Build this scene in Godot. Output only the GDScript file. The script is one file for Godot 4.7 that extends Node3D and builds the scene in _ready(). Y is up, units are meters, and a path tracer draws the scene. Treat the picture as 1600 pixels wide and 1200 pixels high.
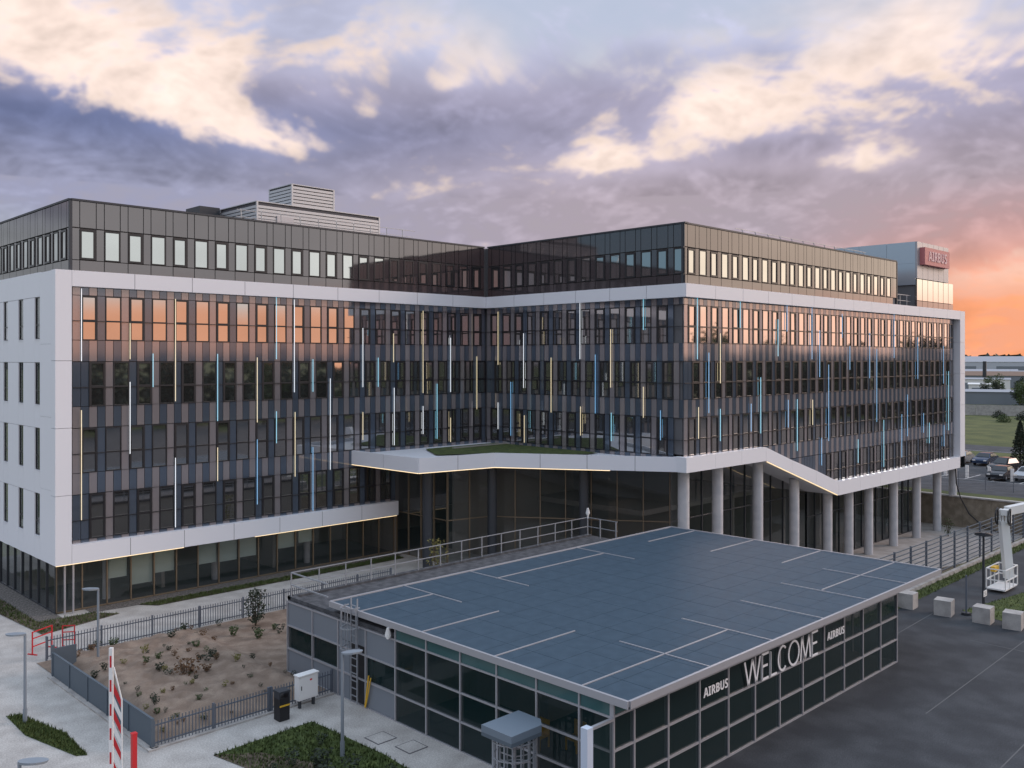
extends Node3D
# World axes: x runs along the long facades, z = -v (v runs away from the camera to the left), y up, metres.

const EYE := Vector3(0, 12.9, 0)
const YAW := -44.635
var M := {}
var used := {}
var rng := RandomNumberGenerator.new()

# ---------------------------------------------------------------- helpers
func numbered(n: String) -> String:
	if not used.has(n):
		used[n] = 0
		return n
	used[n] += 1
	return "%s_%03d" % [n, used[n]]

func lin(r: float, g: float, b: float, a := 1.0) -> Color:
	var c := Color(r, g, b).linear_to_srgb()
	c.a = a
	return c

func mat(r: float, g: float, b: float, rough := 0.7, metal := 0.0) -> StandardMaterial3D:
	var m := StandardMaterial3D.new()
	m.albedo_color = lin(r, g, b)
	m.roughness = rough
	m.metallic = metal
	return m

func glow(r: float, g: float, b: float, e: float) -> StandardMaterial3D:
	var m := mat(0.6, 0.6, 0.6, 0.5)
	m.emission_enabled = true
	m.emission = lin(r, g, b)
	m.emission_energy_multiplier = e
	return m

func noise_tex(freq: float, a: Color, b: Color, seed_: int, octaves := 5, size := 512, lo := 0.25, hi := 0.75) -> NoiseTexture2D:
	var n := FastNoiseLite.new()
	n.seed = seed_
	n.frequency = freq
	n.fractal_octaves = octaves
	n.noise_type = FastNoiseLite.TYPE_SIMPLEX_SMOOTH
	var t := NoiseTexture2D.new()
	t.width = size
	t.height = size
	t.seamless = true
	t.noise = n
	var g := Gradient.new()
	g.offsets = PackedFloat32Array([lo, hi])
	g.colors = PackedColorArray([a, b])
	t.color_ramp = g
	return t

# a surface with coarse patches times fine grain, mapped in world space
func ground_mat(a: Color, b: Color, coarse_m: float, fine_m: float, seed_: int, rough := 0.9, grain := 0.75) -> StandardMaterial3D:
	var m := StandardMaterial3D.new()
	m.albedo_texture = noise_tex(0.012, a, b, seed_)
	m.uv1_triplanar = true
	m.uv1_world_triplanar = true
	m.uv1_scale = Vector3.ONE / coarse_m
	m.detail_enabled = true
	m.detail_blend_mode = BaseMaterial3D.BLEND_MODE_MUL
	m.detail_albedo = noise_tex(0.05, Color(grain, grain, grain), Color(1, 1, 1), seed_ + 7, 4)
	m.detail_uv_layer = BaseMaterial3D.DETAIL_UV_2
	m.uv2_triplanar = true
	m.uv2_world_triplanar = true
	m.uv2_scale = Vector3.ONE / fine_m
	m.roughness = rough
	return m

func new_st() -> SurfaceTool:
	var st := SurfaceTool.new()
	st.begin(Mesh.PRIMITIVE_TRIANGLES)
	return st

func tri(st: SurfaceTool, a: Vector3, b: Vector3, c: Vector3, n: Vector3):
	# Godot front faces run clockwise seen from the side the normal points to
	if (b - a).cross(c - a).dot(n) > 0.0:
		var t := b
		b = c
		c = t
	for p in [a, b, c]:
		st.set_normal(n)
		st.add_vertex(p)

func quad(st: SurfaceTool, a: Vector3, b: Vector3, c: Vector3, d: Vector3, n: Vector3):
	tri(st, a, b, c, n)
	tri(st, a, c, d, n)

# box by corners in local axes
func bx(st: SurfaceTool, lo: Vector3, hi: Vector3):
	var p := []
	for i in 8:
		p.append(Vector3(hi.x if i & 1 else lo.x, hi.y if i & 2 else lo.y, hi.z if i & 4 else lo.z))
	quad(st, p[0], p[1], p[3], p[2], Vector3(0, 0, -1))
	quad(st, p[4], p[5], p[7], p[6], Vector3(0, 0, 1))
	quad(st, p[0], p[2], p[6], p[4], Vector3(-1, 0, 0))
	quad(st, p[1], p[3], p[7], p[5], Vector3(1, 0, 0))
	quad(st, p[0], p[1], p[5], p[4], Vector3(0, -1, 0))
	quad(st, p[2], p[3], p[7], p[6], Vector3(0, 1, 0))

# box given in plan coordinates u, v
func ub(st: SurfaceTool, u0: float, u1: float, y0: float, y1: float, v0: float, v1: float):
	bx(st, Vector3(minf(u0, u1), minf(y0, y1), -maxf(v0, v1)), Vector3(maxf(u0, u1), maxf(y0, y1), -minf(v0, v1)))

# square bar between two points
func bar(st: SurfaceTool, a: Vector3, b: Vector3, w: float, h := -1.0):
	if h < 0: h = w
	var d := (b - a).normalized()
	var side := d.cross(Vector3.UP)
	if side.length() < 0.01: side = Vector3.RIGHT
	side = side.normalized() * w * 0.5
	var up := side.cross(d).normalized() * h * 0.5
	var q := [a - side - up, a + side - up, a + side + up, a - side + up]
	var r := [b - side - up, b + side - up, b + side + up, b - side + up]
	for i in 4:
		var j := (i + 1) % 4
		var n: Vector3 = ((q[i] + q[j]) * 0.5 - a).normalized()
		quad(st, q[i], q[j], r[j], r[i], n)
	quad(st, q[0], q[1], q[2], q[3], -d)
	quad(st, r[0], r[1], r[2], r[3], d)

# round tapered tube through points
func tube(st: SurfaceTool, pts: Array, radii: Array, sides := 12, cap := true):
	var rings := []
	for i in pts.size():
		var d: Vector3 = (pts[mini(i + 1, pts.size() - 1)] - pts[maxi(i - 1, 0)]).normalized()
		var s := d.cross(Vector3.FORWARD if absf(d.z) < 0.9 else Vector3.RIGHT).normalized()
		var t := s.cross(d).normalized()
		var ring := []
		for k in sides:
			var a := TAU * k / sides
			ring.append([pts[i] + (s * cos(a) + t * sin(a)) * radii[i], s * cos(a) + t * sin(a)])
		rings.append(ring)
	for i in pts.size() - 1:
		for k in sides:
			var l := (k + 1) % sides
			var c: Array = [rings[i][k], rings[i][l], rings[i + 1][l], rings[i + 1][k]]
			var mid: Vector3 = c[0][1] + c[1][1]
			for idx in [[0, 1, 2], [0, 2, 3]]:
				var a0: Array = c[idx[0]]
				var b0: Array = c[idx[1]]
				var c0: Array = c[idx[2]]
				if (b0[0] - a0[0]).cross(c0[0] - a0[0]).dot(mid) > 0.0:
					var tt := b0
					b0 = c0
					c0 = tt
				for e in [a0, b0, c0]:
					st.set_normal(e[1])
					st.add_vertex(e[0])
	if cap:
		for e in [0, pts.size() - 1]:
			var d: Vector3 = (pts[0] - pts[1]).normalized() if e == 0 else (pts[e] - pts[e - 1]).normalized()
			for k in sides:
				tri(st, pts[e], rings[e][k][0], rings[e][(k + 1) % sides][0], d)

# flat polygon (plan points Vector2(u, v)) at height y, facing up or down
func plate(st: SurfaceTool, poly: PackedVector2Array, y: float, up := true):
	var idx := Geometry2D.triangulate_polygon(poly)
	for i in range(0, idx.size(), 3):
		var p := []
		for k in 3:
			var q := poly[idx[i + k]]
			p.append(Vector3(q.x, y, -q.y))
		tri(st, p[0], p[1], p[2], Vector3.UP if up else Vector3.DOWN)

func slab(st: SurfaceTool, poly: PackedVector2Array, y0: float, y1: float):
	plate(st, poly, y1, true)
	plate(st, poly, y0, false)
	var c := Vector2.ZERO
	var area := 0.0
	for i in poly.size():
		var a := poly[i]
		var b := poly[(i + 1) % poly.size()]
		area += a.x * b.y - b.x * a.y
	for i in poly.size():
		var a := poly[i]
		var b := poly[(i + 1) % poly.size()]
		var d := (b - a).normalized()
		var n := Vector2(d.y, -d.x) * (1.0 if area > 0 else -1.0)
		quad(st, Vector3(a.x, y0, -a.y), Vector3(b.x, y0, -b.y), Vector3(b.x, y1, -b.y), Vector3(a.x, y1, -a.y), Vector3(n.x, 0, -n.y))

func put(called: String, mesh: Mesh, m: Material, parent: Node3D, xf := Transform3D()) -> MeshInstance3D:
	var o := MeshInstance3D.new()
	o.name = called if parent != self else numbered(called)
	o.mesh = mesh
	o.material_override = null
	for i in mesh.get_surface_count():
		o.set_surface_override_material(i, m)
	o.transform = xf
	parent.add_child(o, true)
	return o

func done(st: SurfaceTool, called: String, m: Material, parent: Node3D, xf := Transform3D()) -> MeshInstance3D:
	return put(called, st.commit(), m, parent, xf)

func thing(called: String, label: String, category: String, at := Vector3.ZERO, turn := 0.0, group := "") -> Node3D:
	var o := Node3D.new()
	o.name = numbered(called)
	add_child(o)
	o.position = at
	o.rotation.y = turn
	tag(o, label, category, group)
	return o

func tag(o: Node3D, label: String, category: String, group := ""):
	o.set_meta("label", label)
	o.set_meta("category", category)
	if group: o.set_meta("group", group)

func dup(o: Node3D, at: Vector3, turn := 0.0, size := 1.0, label := "") -> Node3D:
	var base := String(o.name)
	var c: Node3D = o.duplicate()
	c.name = numbered(base)
	add_child(c)
	c.position = at
	c.rotation.y = turn
	c.scale = Vector3.ONE * size
	if label: c.set_meta("label", label)
	return c

func struct(st: SurfaceTool, called: String, m: Material) -> MeshInstance3D:
	var o := done(st, called, m, self)
	o.set_meta("kind", "structure")
	return o

func P(u: float, y: float, v: float) -> Vector3:
	return Vector3(u, y, -v)

# ---------------------------------------------------------------- camera, sky, light
var n1 := FastNoiseLite.new()
var n2 := FastNoiseLite.new()

func ss(a: float, b: float, x: float) -> float:
	var t := clampf((x - a) / (b - a), 0.0, 1.0)
	return t * t * (3.0 - 2.0 * t)

# cloud cover bias: [azimuth, elevation, half width, half height, amount] in degrees relative to the view
var BLOBS := [
	[-24.0, 17.5, 10.0, 3.4, -0.5], [-17.5, 15.0, 6.0, 2.2, -0.62], [-13.5, 13.0, 4.0, 0.8, -0.45], [-30, 12.2, 10.0, 2.3, 1.1], [-21.5, 10.4, 7.5, 1.9, 0.8],
	[-15.2, 15.7, 2.0, 1.1, 1.1], [-5.5, 15.0, 8.0, 2.8, 0.55], [-9, 11.4, 9.0, 1.8, 0.6], [-3.6, 16.8, 1.7, 0.6, -0.6], [-8.8, 15.0, 1.4, 0.7, -0.4],
	[13.6, 14.9, 2.6, 1.0, -0.5], [6.3, 12.3, 2.4, 0.8, -0.5], [16.0, 13.5, 2.4, 0.6, -0.3], [19.8, 11.7, 3.4, 0.7, -0.5], [27.5, 17.0, 7.0, 1.4, -0.35], [8.8, 18.3, 2.4, 1.0, 0.6],
	[15.0, 18.0, 2.0, 1.0, 0.5], [17.0, 12.6, 3.0, 0.6, 0.6], [3.5, 15.2, 3.5, 2.0, 0.25], [27, 13.0, 8.0, 2.0, 0.5], [0, 8.4, 30.0, 2.0, 0.85], [-1.8, 7.2, 1.6, 0.4, -1.5], [23, 8.4, 10.0, 2.2, 0.6], [28.0, 4.4, 4.0, 0.9, -0.9], [12, 10.3, 12.0, 1.0, 0.4]]

func sky_color(az: float, el: float) -> Color:
	# az relative to the view direction, degrees
	var a := deg_to_rad(az)
	var e := deg_to_rad(maxf(el, 0.0))
	var d := Vector3(sin(a) * cos(e), sin(e), cos(a) * cos(e))
	# clouds lie on a flat layer, so they shrink towards the horizon
	var q := Vector3(d.x, 0, d.z) / (d.y + 0.36)
	var w := Vector3(n2.get_noise_3d(q.x * 105, 0, q.z * 105), 0, n2.get_noise_3d(q.x * 105, 50, q.z * 105)) * 0.11
	var f := n1.get_noise_3d((q.x + w.x) * 165.0, 0.0, (q.z + w.z) * 165.0) * 1.0
	var f2 := n1.get_noise_3d((q.x - w.z) * 480.0, 30.0, (q.z + w.x) * 480.0)
	var f3 := n1.get_noise_3d((q.x + w.z) * 1250.0, 80.0, (q.z + w.x) * 1250.0)
	var bias := 0.08
	for b in BLOBS:
		var x: float = (az - b[0]) / b[2]
		var y: float = (el - b[1]) / b[3]
		var r := x * x + y * y
		if r < 7.0:
			bias += b[4] * exp(-r * 0.9)
	bias += 0.75 * ss(10.5, 7.5, el) * (1.0 - ss(18.0, 30.0, az)) - 0.35 * ss(16.0, 20.5, el) * ss(-12.0, 0.0, az)
	var dens := f + f2 * 0.66 + f3 * 0.42 + bias
	var cover := ss(-0.36, 0.40, dens)
	var thick := ss(0.05, 0.9, dens)
	# sunset lies to the right
	var g := exp(-pow((az - 78.0) / 52.0, 2.0))
	var left := ss(10.0, -25.0, az) * ss(-200.0, -120.0, az)
	# clear air: cream low and to the left, pale blue high up
	var cream := Vector3(0.91, 0.74, 0.66) * (1.0 + 0.24 * f2 + 0.16 * f3)
	var blue := Vector3(0.42, 0.49, 0.64)
	var rise := 4.5 * ss(-14.0, 2.0, az) - 1.5 * ss(10.0, 26.0, az)
	var clear := cream.lerp(blue, ss(18.5 - rise, 25.0 - rise, el + f * 3.0) * 0.92)
	var low := Vector3(0.50, 0.37, 0.41).lerp(Vector3(0.90, 0.36, 0.185), ss(0.05, 0.5, g))
	low = low.lerp(Vector3(0.34, 0.36, 0.46), left * 0.75)
	clear = low.lerp(clear, ss(2.0, 8.5, el))
	# clouds
	var cc := Vector3(0.365, 0.345, 0.465).lerp(Vector3(0.150, 0.178, 0.32), left * ss(17.0, 13.5, el))
	cc = cc.lerp(Vector3(0.45, 0.48, 0.62), ss(15.5, 19.5, el) * 0.7)
	cc = cc.lerp(Vector3(0.41, 0.335, 0.39), ss(4.0, 26.0, az) * ss(16.0, 8.0, el) * 0.9)
	cc = cc.lerp(Vector3(0.46, 0.39, 0.45).lerp(Vector3(0.325, 0.335, 0.47), left), ss(14.0, 9.6, el))
	cc = cc.lerp(Vector3(0.62, 0.67, 0.71), left * ss(9.5, 6.5, el) * ss(-22.0, -38.0, az))
	cc = cc.lerp(Vector3(0.62, 0.34, 0.31), ss(11.0, 7.0, el) * ss(14.0, 30.0, az) * 0.75)
	cc = cc.lerp(Vector3(0.86, 0.33, 0.155), ss(8.0, 2.5, el) * ss(0.12, 0.42, g))
	cc = cc.lerp(Vector3(0.98, 0.72, 0.54), g * ss(2.5, 5.0, el) * ss(14.0, 9.0, el) * ss(30.0, 45.0, az))
	cc = cc.lerp(Vector3(0.56, 0.66, 0.83), ss(23.0, 38.0, el))
	clear = clear.lerp(Vector3(0.60, 0.70, 0.86), ss(23.0, 38.0, el))
	cc *= 1.08 - 0.22 * thick + 0.30 * f2 + 0.22 * f3
	var c := clear.lerp(cc, cover)
	# the afterglow itself, right of the view: orange on the horizon, cream above, paler further round
	var k := ss(32.0, 58.0, az) * ss(170.0, 125.0, az)
	var round_ := ss(72.0, 108.0, az)
	var rim := Vector3(2.05, 1.22, 0.90).lerp(Vector3(1.38, 0.65, 0.39), round_)
	var mid := Vector3(2.15, 1.78, 1.38).lerp(Vector3(1.18, 1.24, 1.22), round_)
	var glowing := rim.lerp(mid, ss(2.6, 4.8, el)) * (1.0 + 0.20 * f)
	c = c.lerp(glowing, k * ss(16.0, 9.0, el))
	# dull blue-green dusk low on the other side
	c = c.lerp(Vector3(0.19, 0.33, 0.43) * (1.0 + 0.2 * f), ss(-66.0, -84.0, az) * ss(-170.0, -140.0, az) * ss(13.0, 8.0, el))
	c *= 1.12 * (1.0 + 0.30 * ss(24.0, 42.0, el))
	return Color(c.x, c.y, c.z)

func make_sky() -> PanoramaSkyMaterial:
	n1.seed = 11
	n1.frequency = 0.016
	n1.fractal_octaves = 5
	n1.fractal_gain = 0.52
	n2.seed = 5
	n2.frequency = 0.02
	n2.fractal_octaves = 2
	var w := 768
	var im := Image.create(w, w / 2, false, Image.FORMAT_RGBF)
	for j in w / 2:
		var el := 90.0 - (j + 0.5) / (w / 2.0) * 180.0
		for i in w:
			if el < -4.0:
				im.set_pixel(i, j, Color(0.10, 0.10, 0.11))
			else:
				im.set_pixel(i, j, sky_color(wrapf((i + 0.5) / w * 360.0 + YAW, -180, 180), el))
	im.resize(4096, 2048, Image.INTERPOLATE_CUBIC)
	# finer sampling of the same sky towards the view
	var i0 := int((-YAW - 36.0) / 360.0 * 4096)
	var i1 := int((-YAW + 36.0) / 360.0 * 4096)
	for j in range(int((90.0 - 27.0) / 180.0 * 2048), int(91.0 / 180.0 * 2048)):
		var el := 90.0 - (j + 0.5) / 2048.0 * 180.0
		for i in range(i0, i1):
			im.set_pixel(i, j, sky_color((i + 0.5) / 4096.0 * 360.0 + YAW, el))
	var s := PanoramaSkyMaterial.new()
	s.panorama = ImageTexture.create_from_image(im)
	return s

func setup_view():
	var cam := Camera3D.new()
	cam.name = "camera"
	add_child(cam)
	cam.position = EYE
	cam.rotation_degrees = Vector3(0, YAW, 0)
	# level shift lens: horizon a little above the middle of the frame
	var near := 0.1
	cam.set_frustum(2.0 * near * 600.0 / 1423.2, Vector2(0, -near * 38.8 / 1423.2), near, 6000.0)
	cam.current = true
	var env := Environment.new()
	env.background_mode = Environment.BG_SKY
	env.sky = Sky.new()
	env.sky.sky_material = make_sky()
	env.tonemap_mode = Environment.TONE_MAPPER_LINEAR
	env.tonemap_exposure = 1.0
	env.sdfgi_enabled = true
	env.ssao_enabled = true
	env.ssil_enabled = true
	var we := WorldEnvironment.new()
	we.name = "environment"
	we.environment = env
	add_child(we)
	var sun := DirectionalLight3D.new()
	sun.name = "sun"
	sun.light_energy = 0.45
	sun.light_color = Color(1.0, 0.88, 0.82)
	sun.light_angular_distance = 20.0
	sun.shadow_enabled = true
	add_child(sun)
	# low over the sunset, to the right of the view
	sun.rotation_degrees = Vector3(-24, YAW - 80.0 + 180.0, 0)

# ---------------------------------------------------------------- materials
func materials():
	M.pane = mat(0.42, 0.42, 0.42, 0.03, 0.96)
	M.taupe = mat(0.31, 0.285, 0.29, 0.07, 0.4)
	M.slate = mat(0.125, 0.155, 0.20, 0.06, 0.5)
	M.panel = mat(0.15, 0.135, 0.14, 0.06, 0.72)
	M.frame = mat(0.018, 0.018, 0.021, 0.35)
	M.white = mat(0.76, 0.77, 0.80, 0.42)
	M.white.metallic_specular = 0.4
	M.joint = mat(0.09, 0.09, 0.10, 0.8)
	M.core = mat(0.12, 0.12, 0.125, 0.9)
	M.column = ground_mat(lin(0.50, 0.51, 0.53), lin(0.60, 0.60, 0.61), 6.0, 1.0, 60, 0.75, 0.92)
	M.dark_metal = mat(0.035, 0.04, 0.048, 0.5)
	M.bronze = mat(0.17, 0.13, 0.085, 0.45)
	M.glass = mat(0.03, 0.05, 0.05, 0.02)
	M.glass.transparency = BaseMaterial3D.TRANSPARENCY_ALPHA
	M.glass.albedo_color.a = 0.35
	M.teal_glass = mat(0.008, 0.026, 0.028, 0.02)
	M.teal_glass.transparency = BaseMaterial3D.TRANSPARENCY_ALPHA
	M.teal_glass.albedo_color.a = 0.62
	M.teal_glass.metallic_specular = 0.32
	M.teal = mat(0.045, 0.115, 0.118, 0.12)
	M.blind = mat(0.42, 0.50, 0.45, 0.8)
	M.room = mat(0.30, 0.285, 0.265, 0.9)
	M.carpet = mat(0.11, 0.11, 0.115, 0.95)
	M.alu = mat(0.42, 0.42, 0.44, 0.45, 0.4)
	M.grey_panel = mat(0.20, 0.225, 0.255, 0.5, 0.1)
	M.galv = mat(0.36, 0.38, 0.41, 0.45, 0.5)
	M.roof_blue = ground_mat(lin(0.032, 0.074, 0.116), lin(0.043, 0.089, 0.136), 4.0, 0.5, 21, 0.6, 0.75)
	M.membrane = ground_mat(lin(0.07, 0.075, 0.085), lin(0.13, 0.135, 0.145), 3.0, 0.5, 23, 0.85, 0.7)
	M.louvre = mat(0.50, 0.51, 0.52, 0.45, 0.3)
	M.silver = mat(0.52, 0.58, 0.64, 0.28, 0.75)
	M.fence_blue = mat(0.085, 0.112, 0.138, 0.55)
	M.picket = mat(0.10, 0.12, 0.15, 0.5)
	M.red = mat(0.55, 0.02, 0.025, 0.45)
	M.sign_red = mat(0.50, 0.17, 0.17, 0.5)
	M.white_paint = mat(0.78, 0.78, 0.76, 0.5)
	M.letter = mat(0.82, 0.83, 0.84, 0.5)
	M.pole = mat(0.26, 0.30, 0.34, 0.45, 0.3)
	M.black = mat(0.012, 0.012, 0.014, 0.5)
	M.yellow = mat(0.70, 0.42, 0.03, 0.5)
	M.concrete = ground_mat(lin(0.42, 0.40, 0.38), lin(0.56, 0.54, 0.51), 5.0, 0.7, 31, 0.9, 0.8)
	M.paving = ground_mat(lin(0.43, 0.41, 0.38), lin(0.53, 0.51, 0.475), 9.0, 1.9, 41, 0.9, 0.87)
	M.court = ground_mat(lin(0.36, 0.33, 0.30), lin(0.44, 0.41, 0.38), 8.0, 0.8, 43, 0.9, 0.88)
	M.asphalt = ground_mat(lin(0.036, 0.042, 0.050), lin(0.066, 0.074, 0.084), 13.0, 1.6, 51, 0.82, 0.74)
	M.sand = ground_mat(lin(0.27, 0.195, 0.145), lin(0.42, 0.325, 0.25), 7.0, 0.5, 61, 0.95, 0.62)
	M.soil = ground_mat(lin(0.10, 0.075, 0.05), lin(0.22, 0.17, 0.12), 3.0, 0.4, 65, 0.95, 0.55)
	M.gravel = ground_mat(lin(0.15, 0.14, 0.13), lin(0.34, 0.31, 0.28), 1.2, 0.35, 71, 0.95, 0.45)
	M.grass = ground_mat(lin(0.075, 0.115, 0.022), lin(0.15, 0.20, 0.045), 4.0, 0.35, 81, 0.95, 0.5)
	M.field = ground_mat(lin(0.07, 0.095, 0.02), lin(0.14, 0.16, 0.04), 40.0, 3.0, 85, 0.95, 0.7)
	M.wall_stone = ground_mat(lin(0.25, 0.21, 0.155), lin(0.36, 0.31, 0.24), 6.0, 1.2, 91, 0.9, 0.8)
	M.leaf = mat(0.045, 0.07, 0.022, 0.7)
	M.leaf.cull_mode = BaseMaterial3D.CULL_DISABLED
	M.leaf.backlight_enabled = true
	M.leaf.backlight = Color(0.15, 0.2, 0.05)
	M.blade = mat(0.085, 0.125, 0.030, 0.7)
	M.blade.cull_mode = BaseMaterial3D.CULL_DISABLED
	M.leaf_dark = mat(0.022, 0.034, 0.018, 0.75)
	M.leaf_dry = mat(0.12, 0.065, 0.03, 0.8)
	M.leaf_yellow = mat(0.16, 0.15, 0.04, 0.75)
	for k in ["leaf_dark", "leaf_dry", "leaf_yellow"]: M[k].cull_mode = BaseMaterial3D.CULL_DISABLED
	M.bark = mat(0.08, 0.06, 0.045, 0.9)
	M.line = mat(0.55, 0.55, 0.54, 0.8)
	M.seam = mat(0.11, 0.112, 0.115, 0.85)
	M.led = {"w": glow(0.90, 0.95, 1.0, 0.85), "y": glow(1.0, 0.80, 0.42, 0.75), "c": glow(0.20, 0.72, 0.95, 0.75), "b": glow(0.06, 0.42, 0.82, 0.7)}
	M.warm = glow(1.0, 0.72, 0.36, 1.6)
	M.spot = glow(1.0, 0.97, 0.92, 1.3)
	M.car_glass = mat(0.02, 0.025, 0.03, 0.05)
	M.tyre = mat(0.015, 0.015, 0.016, 0.8)

# ---------------------------------------------------------------- the office building
const STRIP := 0.4085
const STOREY := [3.70, 7.09, 10.48, 13.87]

# one facade of the curtain wall; local x along it, z outwards; floor_line(x) is where its foot stands
func curtain(b: Node3D, xf: Transform3D, first: float, length: float, rows: Array, foot: Callable, singly: bool, skip := func(_x, _k): return false):
	var joined := {"taupe": new_st(), "slate": new_st(), "frame": new_st()}
	var n := int(ceil(length / STRIP))
	# shared meshes
	var wst := new_st()
	var ww := 2.0 * STRIP
	var wh := 2.29
	for r in [[0.0, 0.05, 0.0, wh], [ww - 0.05, ww, 0.0, wh], [0.05, ww - 0.05, 0.0, 0.05], [0.05, ww - 0.05, wh - 0.06, wh], [0.05, ww - 0.05, 0.95, 1.03]]:
		bx(wst, Vector3(r[0], r[2], 0.0), Vector3(r[1], r[3], 0.09))
	var plain_frame := wst.commit()
	var fst := new_st()
	for r in [[0.0, 0.11, 0.0, wh], [ww - 0.10, ww, 0.0, wh], [0.11, ww - 0.10, 0.0, 0.05], [0.11, ww - 0.10, wh - 0.10, wh], [0.11, ww - 0.10, 0.93, 1.06]]:
		bx(fst, Vector3(r[0], r[2], 0.0), Vector3(r[1], r[3], 0.10))
	var thick_frame := fst.commit()
	var ps := new_st()
	bx(ps, Vector3(-0.36, -0.47, -0.01), Vector3(0.36, 0.47, 0.01))
	var low_pane := ps.commit()
	ps = new_st()
	bx(ps, Vector3(-0.36, -0.62, -0.01), Vector3(0.36, 0.62, 0.01))
	var high_pane := ps.commit()
	var panel_meshes := {}
	var strip_box := func(x0: float, x1: float, y0: float, y1: float, kind: String, called: String):
		var g := 0.014
		if y1 - y0 < 0.05: return
		if singly:
			var key := "%d_%d" % [roundi((x1 - x0) * 1000), roundi((y1 - y0) * 1000)]
			if not panel_meshes.has(key):
				var s := new_st()
				bx(s, Vector3(g, g, 0.0), Vector3(x1 - x0 - g, y1 - y0 - g, 0.06))
				panel_meshes[key] = s.commit()
			put(called, panel_meshes[key], M[kind], b, xf * Transform3D(Basis(), Vector3(x0, y0, 0.0)))
		else:
			bx(joined[kind], Vector3(x0 + g, y0 + g, 0.0), Vector3(x1 - g, y1 - g, 0.06))
	for k in rows:
		var y0: float = STOREY[k]
		var off := 0 if k % 2 == 1 else 1
		for s in range(-1, n):
			var x0 := maxf(first + s * STRIP, first - STRIP)
			var x1 := minf(first + (s + 1) * STRIP, first - STRIP + length)
			if x1 - x0 < 0.1 or skip.call(x0, k): continue
			var base := maxf(foot.call(x0), foot.call(x1))
			var kind := "taupe" if posmod(s, 2) == 1 else "slate"
			# spandrel below this storey's windows
			var sp0 := y0 - 1.09
			if k == 0: sp0 = y0 - 0.2
			if y0 > base: strip_box.call(x0, x1, maxf(sp0, base), y0, kind, "spandrel_panel")
			var ph := posmod(s - off, 3)
			if ph == 2:
				strip_box.call(x0, x1, maxf(y0, base), y0 + wh, kind, "facade_panel")
			elif ph == 0 and s + 1 < n and first + (s + 2) * STRIP <= first - STRIP + length + 0.02 and y0 + 0.3 > base:
				var at := xf * Transform3D(Basis(), Vector3(x0, y0, 0.0))
				var framed := posmod(floori((s - off) / 3.0), 2) == 0
				var w := put("window", thick_frame if framed else plain_frame, M.frame, b, at)
				for h in 2:
					var tilt := Basis.from_euler(Vector3(rng.randfn(0, 0.0036), rng.randfn(0, 0.004), 0))
					put("pane", high_pane if h else low_pane, M.pane, w, Transform3D(tilt, Vector3(STRIP, 1.65 if h else 0.5, 0.035)))
			elif s == -1 or s + 1 >= n or y0 + 0.3 <= base:
				if y0 + wh > base: strip_box.call(x0, x1, maxf(y0, base), y0 + wh, "slate", "facade_panel")
			# small panels over the top windows
			if k == 3:
				strip_box.call(x0, x1, y0 + wh, 16.6, kind, "head_panel")
		# continuous rail across the facade
		for part in 12:
			var xa := first - STRIP + length * part / 12.0
			var xb := xa + length / 12.0
			if not skip.call(xa, k) and not skip.call(xb, k) and y0 + 0.98 > maxf(foot.call(xa), foot.call(xb)):
				bx(joined.frame, Vector3(xa, y0 + 0.965, 0.055), Vector3(xb, y0 + 1.0, 0.115))
	for key in joined:
		var m: ArrayMesh = joined[key].commit()
		if m.get_surface_count() > 0:
			var o := put("transom_rails" if key == "frame" else "facade_panels", m, M[key], b, xf)
			if key != "frame": o.set_meta("kind", "stuff")

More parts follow.
